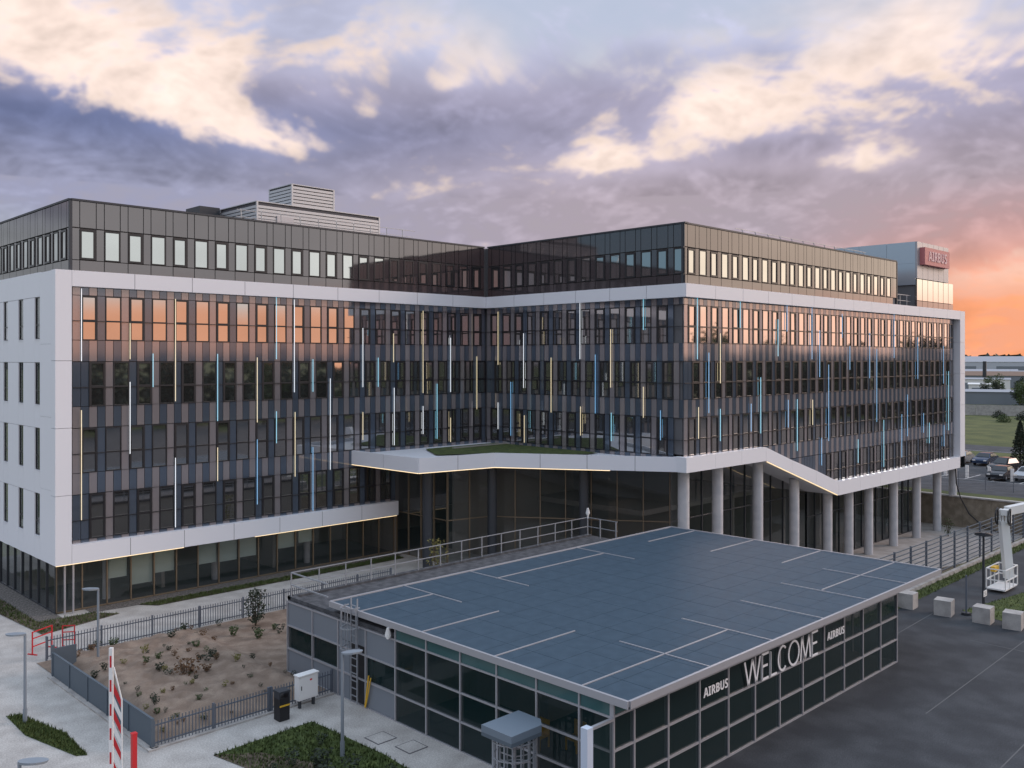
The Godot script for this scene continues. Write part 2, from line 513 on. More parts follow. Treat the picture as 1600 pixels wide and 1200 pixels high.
# top storey: tall panels, windows, low panels
func attic(b: Node3D, xf: Transform3D, first: float, length: float, singly := true):
	var st := new_st()
	var all := new_st()
	var n := int(round(length / STRIP))
	var cache := {}
	var box_part := func(x0: float, x1: float, y0: float, y1: float):
		if x1 - x0 < 0.06: return
		if not singly:
			bx(all, Vector3(x0 + 0.02, y0 + 0.02, 0), Vector3(x1 - 0.02, y1 - 0.02, 0.05))
			return
		var key := "%d_%d" % [roundi((x1 - x0) * 1000), roundi((y1 - y0) * 1000)]
		if not cache.has(key):
			var s := new_st()
			bx(s, Vector3(0.02, 0.02, 0), Vector3(x1 - x0 - 0.02, y1 - y0 - 0.02, 0.05))
			cache[key] = s.commit()
		var tilt := Basis.from_euler(Vector3(rng.randfn(0, 0.0015), rng.randfn(0, 0.002), 0))
		put("attic_panel", cache[key], M.panel, b, xf * Transform3D(tilt, Vector3(x0, y0, 0)))
	var ws := new_st()
	var ww := 2 * STRIP
	for r in [[0.0, 0.06, 0.0, 1.54], [ww - 0.06, ww, 0.0, 1.54], [0.06, ww - 0.06, 0.0, 0.05], [0.06, ww - 0.06, 1.49, 1.54]]:
		bx(ws, Vector3(r[0], r[2], 0.0), Vector3(r[1], r[3], 0.08))
	var wm := ws.commit()
	ws = new_st()
	for r in [[0.0, 0.09, 0.0, 1.54], [ww - 0.13, ww, 0.0, 1.54], [0.09, ww - 0.13, 0.0, 0.10], [0.09, ww - 0.13, 1.44, 1.54]]:
		bx(ws, Vector3(r[0], r[2], 0.0), Vector3(r[1], r[3], 0.09))
	var wm2 := ws.commit()
	var ps := new_st()
	bx(ps, Vector3(-0.35, -0.74, -0.01), Vector3(0.35, 0.74, 0.01))
	var pane := ps.commit()
	var s := -1
	var x := first - STRIP
	var end := first - STRIP + length
	while x < end - 0.05:
		var ph := posmod(s, 3)
		var w := 2 * STRIP if ph == 0 else STRIP
		var x1 := minf(x + w, end)
		box_part.call(x, x1, 19.62, 20.98)
		if ph == 0 and x1 - x > 0.8:
			var o := put("window", wm2 if posmod(s / 3, 2) == 0 else wm, M.frame, b, xf * Transform3D(Basis(), Vector3(x, 18.0, 0)))
			var tilt := Basis.from_euler(Vector3(rng.randfn(0, 0.002), rng.randfn(0, 0.0025), 0))
			put("pane", pane, M.pane, o, Transform3D(tilt, Vector3(STRIP, 0.77, 0.03)))
			box_part.call(x, x + 3 * STRIP if x + 3 * STRIP < end else end, 17.4, 17.97)
			s += 2
		else:
			box_part.call(x, x1, 17.97, 19.6)
			if s < 0: box_part.call(x, x1, 17.4, 17.97)
			s += 1
		x = x1
	if not singly:
		var o := done(all, "attic_panels", M.panel, b, xf)
		o.set_meta("kind", "stuff")
	bx(st, Vector3(first - STRIP, 20.98, -0.25), Vector3(end, 21.08, 0.10))
	done(st, "coping", M.dark_metal, b, xf)

# white cladding panel run along local x
func band(b: Node3D, xf: Transform3D, x0: float, x1: float, y0: float, y1: float, z0: float, z1: float, step := 3.05):
	var n := maxi(1, roundi((x1 - x0) / step))
	var w := (x1 - x0) / n
	var s := new_st()
	bx(s, Vector3(0.014, 0, 0), Vector3(w - 0.014, y1 - y0, z1 - z0))
	var m := s.commit()
	for i in n:
		put("cladding_panel", m, M.white, b, xf * Transform3D(Basis(), Vector3(x0 + i * w, y0, z0)))
	s = new_st()
	bx(s, Vector3(x0 + 0.02, y0 + 0.012, z0 + 0.012), Vector3(x1 - 0.02, y1 - 0.012, z1 - 0.012))
	done(s, "cladding_backing", M.joint, b, xf)

# prism between two heights lines: a cladding piece along u on the right wing, front at v
func beam_piece(b: Node3D, u0: float, u1: float, b0: float, b1: float, t0: float, t1: float, v0: float, v1: float, called := "cladding_panel", m: Material = null):
	var s := new_st()
	var g := 0.008
	var p := [P(u0 + g, b0, v0), P(u1 - g, b1, v0), P(u1 - g, t1, v0), P(u0 + g, t0, v0)]
	var q := [P(u0 + g, b0, v1), P(u1 - g, b1, v1), P(u1 - g, t1, v1), P(u0 + g, t0, v1)]
	quad(s, p[0], p[1], p[2], p[3], Vector3(0, 0, 1))
	quad(s, q[0], q[1], q[2], q[3], Vector3(0, 0, -1))
	quad(s, p[0], p[1], q[1], q[0], Vector3(b1 - b0, -(u1 - u0), 0).normalized())
	quad(s, p[3], p[2], q[2], q[3], Vector3(t0 - t1, u1 - u0, 0).normalized())
	quad(s, p[0], p[3], q[3], q[0], Vector3(-1, 0, 0))
	quad(s, p[1], p[2], q[2], q[1], Vector3(1, 0, 0))
	done(s, called, M.white if m == null else m, b)

func beam_bottom(u: float) -> float:
	if u < 54.0: return 6.2
	if u < 64.4: return lerpf(6.2, 2.85, (u - 54.0) / 10.4)
	return 2.85

func glazing(b: Node3D, a: Vector2, c: Vector2, y0: float, y1: float, bay: float, rails: Array, m: Material, fm: Material, called := "glass_pane"):
	# a screen of single panes between mullions along a plan line
	var d := c - a
	var n := maxi(1, roundi(d.length() / bay))
	var w := d.length() / n
	var ang := atan2(d.y, d.x)
	var xf := Transform3D(Basis(Vector3.UP, ang), P(a.x, 0, a.y))
	var ys := [y0] + rails + [y1]
	var fr := new_st()
	for i in n + 1:
		bx(fr, Vector3(i * w - 0.03, y0, -0.05), Vector3(i * w + 0.03, y1, 0.07))
	for y in ys:
		for i in n:
			bx(fr, Vector3(i * w + 0.03, y - 0.03, -0.04), Vector3((i + 1) * w - 0.03, y + 0.03, 0.055))
	done(fr, "mullions", fm, b, xf)
	for j in ys.size() - 1:
		var s := new_st()
		var h: float = ys[j + 1] - ys[j]
		quad(s, Vector3(0.03, 0.03, 0), Vector3(w - 0.03, 0.03, 0), Vector3(w - 0.03, h - 0.03, 0), Vector3(0.03, h - 0.03, 0), Vector3(0, 0, 1))
		var mesh := s.commit()
		for i in n:
			var tilt := Basis.from_euler(Vector3(0, rng.randfn(0, 0.002), 0))
			put(called, mesh, m, b, xf * Transform3D(tilt, Vector3(i * w, ys[j], 0)))

func office():
	var b := thing("office_building", "long grey glass office building with white frame bands and lit vertical strips", "building")
	var st := new_st()
	# solid cores
	ub(st, 18.6, 60, 2.7, 17.2, 48.6, 66)
	ub(st, 45.3, 88.75, 7.2, 17.2, 31.45, 48.6)
	ub(st, 64.6, 88.75, 2.95, 7.2, 31.45, 48.6)
	ub(st, 16.6, 60, 17.2, 20.95, 48.72, 65)
	ub(st, 45.45, 75.8, 17.2, 20.95, 31.5, 48.72)
	done(st, "core", M.core, b)
	st = new_st()
	ub(st, 15.7, 60.2, 17.2, 17.36, 48.3, 66.2)
	ub(st, 45.0, 90.0, 17.2, 17.36, 31.0, 48.3)
	ub(st, 16.6, 60, 20.95, 21.0, 48.9, 65)
	ub(st, 45.6, 75.7, 20.95, 21.0, 31.7, 48.9)
	done(st, "roof", M.gravel, b)
	# facades: left wing, courtyard side, right wing
	var F1 := Transform3D(Basis(), P(0, 0, 48.55))
	var FC := Transform3D(Basis(Vector3.UP, -PI / 2), P(45.25, 0, 48.5))
	var FR := Transform3D(Basis(), P(0, 0, 31.4))
	curtain(b, F1, 16.98, 28.6, [0, 1, 2, 3], func(_x): return 3.5, true, func(x, k): return k == 0 and x > 36.6)
	curtain(b, FC, 0.55, 17.05, [1, 2, 3], func(_x): return 6.6, false)
	curtain(b, FR, 45.72, 43.2, [0, 1, 2, 3], func(x): return beam_bottom(x) + 0.75, false)
	attic(b, Transform3D(Basis(), P(0, 0, 48.68)), 16.98, 28.6)
	attic(b, Transform3D(Basis(Vector3.UP, -PI / 2), P(45.4, 0, 48.6)), 0.55, 17.2)
	attic(b, Transform3D(Basis(), P(0, 0, 31.45)), 45.76, 30.5)
	attic(b, Transform3D(Basis(Vector3.UP, -PI / 2), P(16.55, 0, 65.0)), 0.4, 16.3)
	# corner posts of the top storey
	for c in [[16.52, 48.66], [45.36, 31.43], [75.98, 31.43]]:
		st = new_st()
		ub(st, c[0] - 0.04, c[0] + 0.10, 17.36, 21.0, c[1] - 0.04, c[1] + 0.12)
		done(st, "corner_post", M.dark_metal, b)
	# white frame, upper band
	var I := Transform3D()
	band(b, Transform3D(Basis(), P(0, 0, 48.55)), 16.42, 44.88, 16.58, 17.38, 0.0, 0.43)
	band(b, Transform3D(Basis(Vector3.UP, -PI / 2), P(45.3, 0, 48.12)), 0.0, 17.2, 16.58, 17.38, 0.0, 0.43)
	band(b, Transform3D(Basis(), P(0, 0, 31.4)), 44.88, 88.9, 16.58, 17.38, 0.0, 0.50)
	# left leg, right leg
	for k in 4:
		st = new_st()
		ub(st, 15.64, 16.42, 2.6 + (0.0 if k == 0 else 1.1 + 3.38 * (k - 1) + 2.37), (2.6 + 1.1 + 3.38 * k + 2.35) if k < 3 else 17.38, 48.12, 48.7)
		done(st, "cladding_panel", M.white, b)
	for k in 5:
		st = new_st()
		ub(st, 88.9, 90.1, 2.85 + k * 2.906, 2.85 + k * 2.906 + 2.89, 30.89, 32.2)
		done(st, "cladding_panel", M.white, b)
	st = new_st()
	ub(st, 88.95, 90.0, 2.85, 17.3, 32.2, 48)
	done(st, "end_wall", M.white, b)
	# lower beam of the left wing
	band(b, Transform3D(Basis(), P(0, 0, 48.75)), 16.42, 36.98, 2.6, 3.53, 0.0, 0.63)
	st = new_st()
	ub(st, 16.0, 45.0, 2.66, 2.74, 48.7, 56)
	done(st, "soffit", M.white, b)
	# lower beam of the right wing: high, sloping, low
	var us := [44.9, 48.0, 51.0, 54.0, 57.47, 60.93, 64.4, 68.0, 71.6, 75.2, 78.8, 82.4, 86.0, 90.1]
	for i in us.size() - 1:
		beam_piece(b, us[i], us[i + 1], beam_bottom(us[i]), beam_bottom(us[i + 1]), beam_bottom(us[i]) + (0.9 if us[i] < 60 else 1.0), beam_bottom(us[i + 1]) + (0.9 if us[i] < 56 else 1.0), 30.89, 31.8)
		beam_piece(b, us[i], us[i + 1], beam_bottom(us[i]) + 0.02, beam_bottom(us[i + 1]) + 0.02, beam_bottom(us[i]) + 0.5, beam_bottom(us[i + 1]) + 0.5, 31.8, 47.5, "soffit", M.white)
	# warm light line under the sloping beam and small spots on the low beam's ledge
	beam_piece(b, 54.2, 64.3, beam_bottom(54.2) - 0.03, beam_bottom(64.3) - 0.03, beam_bottom(54.2) + 0.01, beam_bottom(64.3) + 0.01, 30.93, 30.99, "light_line", M.warm)
	for i in 21:
		st = new_st()
		tube(st, [P(65.6 + i * 1.05, 3.80, 31.12), P(65.6 + i * 1.05, 3.89, 31.12)], [0.10, 0.10], 8)
		done(st, "spot_light", M.spot, b)
	# canopy over the courtyard with a planted roof
	var can := PackedVector2Array([Vector2(33.55, 48.5), Vector2(33.7, 41.95), Vector2(38.95, 41.0), Vector2(45.2, 31.25), Vector2(46.0, 31.7), Vector2(45.5, 48.5)])
	st = new_st()
	slab(st, can, 6.22, 6.85)
	done(st, "canopy", M.white, b)
	for e in [[0, 1, 2], [1, 2, 2], [2, 3, 4]]:
		var a: Vector2 = can[e[0]]
		var c: Vector2 = can[e[1]]
		var d := c - a
		var xf := Transform3D(Basis(Vector3.UP, atan2(d.y, d.x)), P(a.x, 0, a.y))
		if e[0] == 0: xf = Transform3D(Basis(Vector3.UP, atan2(d.y, d.x)), P(a.x, 0, a.y))
		band(b, xf, 0.0, d.length(), 6.2, 7.08, -0.12, 0.05, d.length() / e[2])
		st = new_st()
		bx(st, Vector3(0.02, 6.165, 0.0), Vector3(d.length() * (1.0 if e[0] < 2 else 0.62), 6.2, 0.045))
		done(st, "light_line", M.warm, b, xf)
	st = new_st()
	plate(st, PackedVector2Array([Vector2(36.6, 43.8), Vector2(39.6, 42.2), Vector2(43.3, 37.6), Vector2(44.9, 37.6), Vector2(44.9, 47.2), Vector2(38.5, 47.2)]), 6.93)
	done(st, "planted_roof", M.grass, b)
	# the light lines shine down as well
	for l in [[P(19.0, 2.54, 48.22), 6.6, 0.0], [P(31.7, 2.54, 48.22), 10.2, 0.0], [P(36.3, 6.15, 41.45), 5.3, atan2(-0.95, 5.25)], [P(41.0, 6.15, 38.0), 6.8, atan2(-9.75, 6.25)]]:
		var al := AreaLight3D.new()
		al.name = "line_light"
		al.area_size = Vector2(l[1], 0.05)
		al.light_color = Color(1.0, 0.82, 0.55)
		al.light_energy = 0.35
		al.shadow_enabled = true
		b.add_child(al, true)
		al.transform = Transform3D(Basis(Vector3.UP, l[2]) * Basis(Vector3.RIGHT, -PI / 2), l[0])
	# warm line under the left beam
	for r in [[15.7, 22.3], [26.6, 36.9]]:
		st = new_st()
		ub(st, r[0], r[1], 2.555, 2.595, 48.2, 48.25)
		done(st, "light_line", M.warm, b)
	# lit strips on the facades
	var L1 := [[16.99,12.8,16.5,"w"],[19.45,12.9,14.8,"y"],[21.92,10.6,16.2,"y"],[20.68,11.4,13.2,"c"],[24.38,9.4,13.2,"c"],[16.99,4.7,10.3,"y"],[19.45,7.9,11.7,"w"],[21.92,3.7,7.5,"w"],[24.38,6.0,7.9,"y"],[26.85,9.2,13.0,"y"],[26.85,4.4,8.2,"b"],[28.11,12.9,16.6,"c"],[29.32,10.9,16.5,"w"],[30.62,10.9,12.9,"c"],[28.11,7.9,9.8,"c"],[29.37,5.8,9.7,"y"],[30.62,3.6,7.5,"b"],[31.87,6.0,11.7,"w"],[34.33,11.1,14.9,"w"],[34.33,7.7,9.5,"y"],[35.54,11.1,13.0,"c"],[36.79,12.7,14.6,"y"],[36.84,7.2,11.0,"w"],[39.29,10.6,16.2,"y"],[39.29,7.8,9.7,"w"],[40.53,7.4,11.2,"c"],[41.76,10.6,14.4,"w"],[41.76,7.1,8.8,"y"],[44.25,9.3,13.1,"y"]]
	var LC := [[47.11,12.5,16.3,"y"],[47.11,7.9,9.8,"w"],[45.81,7.5,11.3,"b"],[44.54,10.9,14.7,"w"],[41.93,9.3,13.0,"y"],[39.35,12.9,16.6,"w"],[38.04,9.4,13.2,"b"],[36.77,11.1,14.8,"y"],[34.19,14.7,16.6,"c"],[34.19,9.3,11.2,"y"],[44.47,7.1,9.0,"y"],[39.30,7.9,9.8,"y"],[36.72,7.7,9.5,"c"],[32.90,8.0,9.8,"b"]]
	var LR := [[46.58,12.9,16.6,"c"],[47.82,9.6,13.3,"b"],[51.41,14.9,16.6,"c"],[49.10,11.4,14.5,"y"],[53.94,8.0,11.7,"c"],[46.71,8.1,10.0,"y"],[49.10,7.8,9.8,"c"],[52.74,8.2,10.0,"b"],[56.20,13.1,15.6,"c"],[57.42,14.8,16.6,"b"],[60.99,12.9,16.6,"b"],[62.15,11.6,15.0,"b"],[65.70,14.5,16.3,"b"],[66.99,12.1,13.9,"b"],[70.46,11.4,15.0,"b"],[71.75,7.9,13.7,"b"],[63.54,6.9,12.5,"b"],[75.06,13.0,16.6,"b"],[79.96,11.2,14.8,"b"],[85.80,10.7,14.1,"b"],[87.04,6.4,11.8,"c"],[57.59,8.2,10.1,"b"],[58.85,6.5,10.1,"c"],[62.45,5.2,7.2,"b"],[68.41,4.9,6.7,"c"],[73.07,4.2,8.0,"c"],[76.60,4.7,8.3,"b"],[77.79,6.4,9.9,"b"],[81.22,6.5,8.2,"b"],[82.51,5.5,7.3,"c"],[85.95,5.0,6.9,"b"],[61.09,8.2,10.0,"y"]]
	for l in L1:
		st = new_st()
		ub(st, l[0] - 0.014, l[0] + 0.014, l[1], l[2], 48.40, 48.43)
		done(st, "light_strip", M.led[l[3]], b)
	for l in LC:
		st = new_st()
		ub(st, 45.09, 45.12, l[1], l[2], l[0] - 0.014, l[0] + 0.014)
		done(st, "light_strip", M.led[l[3]], b)
	for l in LR:
		st = new_st()
		ub(st, l[0] - 0.016, l[0] + 0.016, l[1], l[2], 31.24, 31.27)
		done(st, "light_strip", M.led[l[3]], b)
	# white side wall with slot windows
	var SW := Transform3D(Basis(Vector3.UP, -PI / 2), P(15.64, 0, 0))   # local x = -v
	var ws := new_st()
	for r in [[0.0, 0.05, 0.0, 2.17], [0.75, 0.80, 0.0, 2.17], [0.05, 0.75, 0.0, 0.05], [0.05, 0.75, 2.12, 2.17], [0.05, 0.75, 0.70, 0.76]]:
		bx(ws, Vector3(r[0], r[2], -0.12), Vector3(r[1], r[3], -0.05))
	var slot := ws.commit()
	ws = new_st()
	bx(ws, Vector3(0.05, 0.05, -0.10), Vector3(0.75, 2.12, -0.08))
	var slot_pane := ws.commit()
	ws = new_st()
	bx(ws, Vector3(-0.02, -0.05, -0.12), Vector3(0.82, -0.01, 0.03))
	var sill := ws.commit()
	for i in 7:
		var vw := 50.43 + 2.66 * i      # window from vw to vw + 0.8
		var vnext := vw + 2.66
		for k in 4:
			var yb: float = 3.8 + 3.38 * k
			var w := put("window", slot, M.frame, b, SW * Transform3D(Basis(), Vector3(-vw - 0.8, yb, 0)))
			put("pane", slot_pane, M.glass, w)
			put("sill", sill, M.white, w)
			st = new_st()
			bx(st, Vector3(-vw - 0.8, yb - 1.21 + (0.01 if k else 0.0), -0.12), Vector3(-vw, yb - 0.05, 0.0))
			done(st, "cladding_panel", M.white, b, SW)
			st = new_st()
			bx(st, Vector3(-vnext + 0.01, yb - 1.2, -0.12), Vector3(-vw - 0.81, yb + 2.16, 0.0))
			done(st, "cladding_panel", M.white, b, SW)
		st = new_st()
		bx(st, Vector3(-vnext + 0.01, 16.12, -0.12), Vector3(-vw, 17.38, 0.0))
		done(st, "cladding_panel", M.white, b, SW)
	for k in 4:
		st = new_st()
		bx(st, Vector3(-50.42, 2.6 + k * 3.69, -0.12), Vector3(-48.71, 2.6 + k * 3.69 + 3.68, 0.0))
		done(st, "cladding_panel", M.white, b, SW)
	# ground floor of the left wing: glass, blinds, dark rooms
	glazing(b, Vector2(15.95, 48.95), Vector2(37.2, 48.95), 0.06, 2.64, 1.25, [], M.glass, M.bronze)
	glazing(b, Vector2(15.95, 66.0), Vector2(15.95, 48.95), 0.06, 2.64, 1.35, [], M.glass, M.dark_metal)
	var bl := [[18.58, 19.53, 1.34], [19.74, 20.91, 0.81], [21.02, 22.13, 1.23], [23.54, 24.62, 1.29], [24.81, 25.89, 1.24], [26.05, 27.12, 1.31], [28.6, 29.7, 1.45], [30.0, 31.0, 1.6]]
	for r in bl:
		st = new_st()
		ub(st, r[0], r[1], r[2], 2.6, 49.06, 49.08)
		done(st, "roller_blind", M.blind, b)
	st = new_st()
	ub(st, 16.0, 60, -0.3, 0.03, 49.0, 65.5)
	done(st, "floor_slab", M.carpet, b)
	st = new_st()
	ub(st, 16.1, 60, 0.03, 2.66, 55.0, 55.2)
	ub(st, 22.0, 22.2, 0.03, 2.66, 50.4, 55.0)
	ub(st, 29.0, 29.2, 0.03, 2.66, 50.4, 55.0)
	ub(st, 37.2, 37.5, -2.7, 6.2, 48.9, 55.0)
	done(st, "inner_walls", M.room, b)
	for u in [18.9, 25.1, 31.3]:
		st = new_st()
		tube(st, [P(u, 0.03, 50.2), P(u, 2.66, 50.2)], [0.2, 0.2], 12)
		done(st, "inner_column", M.column, b)
	# corner column with the warm light on it
	for p in [[16.25, 48.62], [16.62, 48.5]]:
		st = new_st()
		ub(st, p[0] - 0.04, p[0] + 0.04, 0.0, 2.6, p[1] - 0.04, p[1] + 0.04)
		done(st, "corner_mullion", M.alu, b)
	# hall glazing under the canopy and behind the columns
	glazing(b, Vector2(37.35, 48.8), Vector2(37.35, 43.6), 0.0, 6.2, 1.3, [2.75], M.glass, M.bronze)
	glazing(b, Vector2(37.35, 43.6), Vector2(40.4, 42.9), -2.7, 6.2, 1.5, [2.75], M.glass, M.bronze)
	glazing(b, Vector2(40.4, 42.9), Vector2(46.9, 33.5), -2.7, 6.2, 1.6, [2.75], M.glass, M.bronze)
	glazing(b, Vector2(46.9, 33.5), Vector2(64.4, 33.5), -2.7, 6.2, 1.75, [2.75], M.glass, M.dark_metal)
	glazing(b, Vector2(64.4, 33.5), Vector2(86.2, 33.5), -2.7, 2.84, 1.4, [0.9], M.glass, M.dark_metal)
	glazing(b, Vector2(86.2, 33.5), Vector2(86.2, 46.0), -2.7, 2.84, 1.5, [], M.glass, M.dark_metal)
	st = new_st()
	ub(st, 45.5, 60, -2.9, -2.68, 33.6, 60)
	ub(st, 60, 86.1, -2.9, -2.68, 33.6, 46)
	done(st, "hall_floor", M.carpet, b)
	st = new_st()
	ub(st, 40.0, 86.1, -2.7, 7.0, 46.0, 46.2)
	for u in [52.0, 58.5, 66.0, 72.0, 78.0]:
		ub(st, u, u + 0.25, -2.68, 6.1 if u < 55 else 2.9, 36.2, 46.0)
	ub(st, 48.0, 63.0, 2.6, 2.95, 36.5, 46.0)
	done(st, "inner_walls", M.room, b)
	for c in [[35.4, 43.2], [39.6, 41.9], [42.9, 37.1]]:
		st = new_st()
		tube(st, [P(c[0], -2.75, c[1]), P(c[0], 6.25, c[1])], [0.3, 0.3], 16)
		done(st, "court_column", M.dark_metal, b)
	# round concrete columns along the right wing
	for u in [46.14, 49.85, 54.75, 59.71, 64.76, 68.27, 71.8, 76.6, 81.45, 86.14, 90.0]:
		st = new_st()
		var foot := -2.76 if u < 88 else -0.1
		tube(st, [P(u, foot, 31.95), P(u, beam_bottom(u) + 0.05, 31.95)], [0.35, 0.35], 20)
		done(st, "column", M.column, b)
	roof_things(b)

func louvre_box(b: Node3D, u0: float, u1: float, y0: float, y1: float, v0: float, v1: float):
	var st := new_st()
	ub(st, u0 + 0.06, u1 - 0.06, y0, y1 - 0.03, v0 + 0.06, v1 - 0.06)
	done(st, "plant_core", M.joint, b)
	var n := int((y1 - y0) / 0.22)
	for i in n:
		st = new_st()
		var y := y0 + i * 0.22
		ub(st, u0 + 0.05, u1 - 0.05, y, y + 0.165, v0, v0 + 0.06)
		ub(st, u0, u0 + 0.06, y, y + 0.165, v0, v1)
		done(st, "louvre_slat", M.louvre, b)
	st = new_st()
	for c in [[u0, v0], [u1 - 0.08, v0], [u0, v1 - 0.08]]:
		ub(st, c[0] - 0.01, c[0] + 0.10, y0, y1, c[1] - 0.015, c[1] + 0.09)
	ub(st, u0 - 0.02, u1 + 0.02, y1 - 0.02, y1 + 0.03, v0 - 0.02, v1)
	done(st, "louvre_frame", M.louvre, b)

func roof_things(b: Node3D):
	louvre_box(b, 28.8, 38.3, 20.9, 22.84, 52.0, 56.9)
	louvre_box(b, 31.3, 34.55, 22.86, 24.25, 52.01, 54.9)
	var st := new_st()
	ub(st, 27.2, 28.6, 20.9, 22.9, 56.5, 58.5)
	done(st, "plant_unit", M.dark_metal, b)
	st = new_st()
	ub(st, 30.2, 31.4, 20.9, 22.05, 51.93, 52.0)
	done(st, "plant_door", M.alu, b)
	st = new_st()
	bx(st, P(34.62, 23.2, 53.2), P(34.9, 23.75, 52.8))
	tube(st, [P(34.8, 23.4, 53.0), P(34.8, 23.9, 53.0)], [0.2, 0.05], 8)
	done(st, "flue_cowl", M.dark_metal, b)
	# slanting guard-rail posts along the roof edges
	var rail := new_st()
	for i in 10:
		st = new_st()
		var u := 27.0 + i * 1.35
		bar(st, P(u, 20.9, 50.5), P(u - 0.25, 21.9, 50.2), 0.05)
		done(st, "rail_post", M.white_paint, b)
	bar(rail, P(26.5, 21.85, 50.2), P(40.0, 21.85, 50.2), 0.035)
	bar(rail, P(26.5, 21.45, 50.32), P(40.0, 21.45, 50.32), 0.03)
	bar(rail, P(76.0, 18.4, 31.9), P(80.0, 18.4, 31.9), 0.05)
	bar(rail, P(76.0, 17.9, 31.9), P(80.0, 17.9, 31.9), 0.04)
	for u in [76.4, 77.8, 79.2]: bar(rail, P(u, 17.36, 31.9), P(u, 18.4, 31.9), 0.05)
	for i in 12: bar(rail, P(55 + i * 1.7, 20.95, 33.0), P(54.8 + i * 1.7, 21.75, 33.2), 0.04)
	bar(rail, P(54, 21.75, 33.2), P(74, 21.75, 33.2), 0.035)
	done(rail, "guard_rails", M.galv, b)
	# silver block with the sign at the far end
	st = new_st()
	ub(st, 80.3, 87.3, 17.36, 23.0, 31.6, 44.0)
	ub(st, 87.3, 88.6, 17.36, 19.75, 31.6, 44.0)
	done(st, "tower_core", M.core, b)
	for i in 5:
		for j in 2:
			st = new_st()
			var v0 := 31.55 + i * 2.5
			ub(st, 80.18, 80.32, 19.35 + j * 1.87, 19.34 + (j + 1) * 1.87, v0 + 0.01, v0 + 2.49)
			done(st, "silver_panel", M.silver, b)
	var w := 7.22 / 6.0
	for i in 6:
		st = new_st()
		ub(st, 80.18 + i * w + 0.02, 80.18 + (i + 1) * w - 0.02, 19.9, 23.08, 31.4, 31.6)
		done(st, "tower_panel", M.alu, b)
	for i in 7:
		st = new_st()
		ub(st, 80.18 + i * w + 0.04, minf(80.18 + (i + 1) * w - 0.04, 88.63), 18.0, 19.84, 31.42, 31.6)
		done(st, "tower_pane", M.pane, b)
		st = new_st()
		ub(st, 80.18 + i * w + 0.03, minf(80.18 + (i + 1) * w - 0.03, 88.63), 17.38, 17.95, 31.42, 31.6)
		done(st, "attic_panel", M.panel, b)
	# red sign box with pale lettering
	st = new_st()
	ub(st, 80.75, 86.4, 21.1, 22.6, 30.95, 31.4)
	var sg := done(st, "roof_sign", M.sign_red, b)
	var tm := TextMesh.new()
	tm.text = "AIRBUS"
	tm.font = bold()
	tm.font_size = 100
	tm.pixel_size = 0.0118
	tm.depth = 0.06
	put("lettering", tm, mat(0.72, 0.50, 0.49, 0.6), sg, Transform3D(Basis(), P(83.6, 21.87, 30.93)))

func bold() -> SystemFont:
	var f := SystemFont.new()
	f.font_names = PackedStringArray(["Droid Sans"])
	f.font_weight = 700
	return f

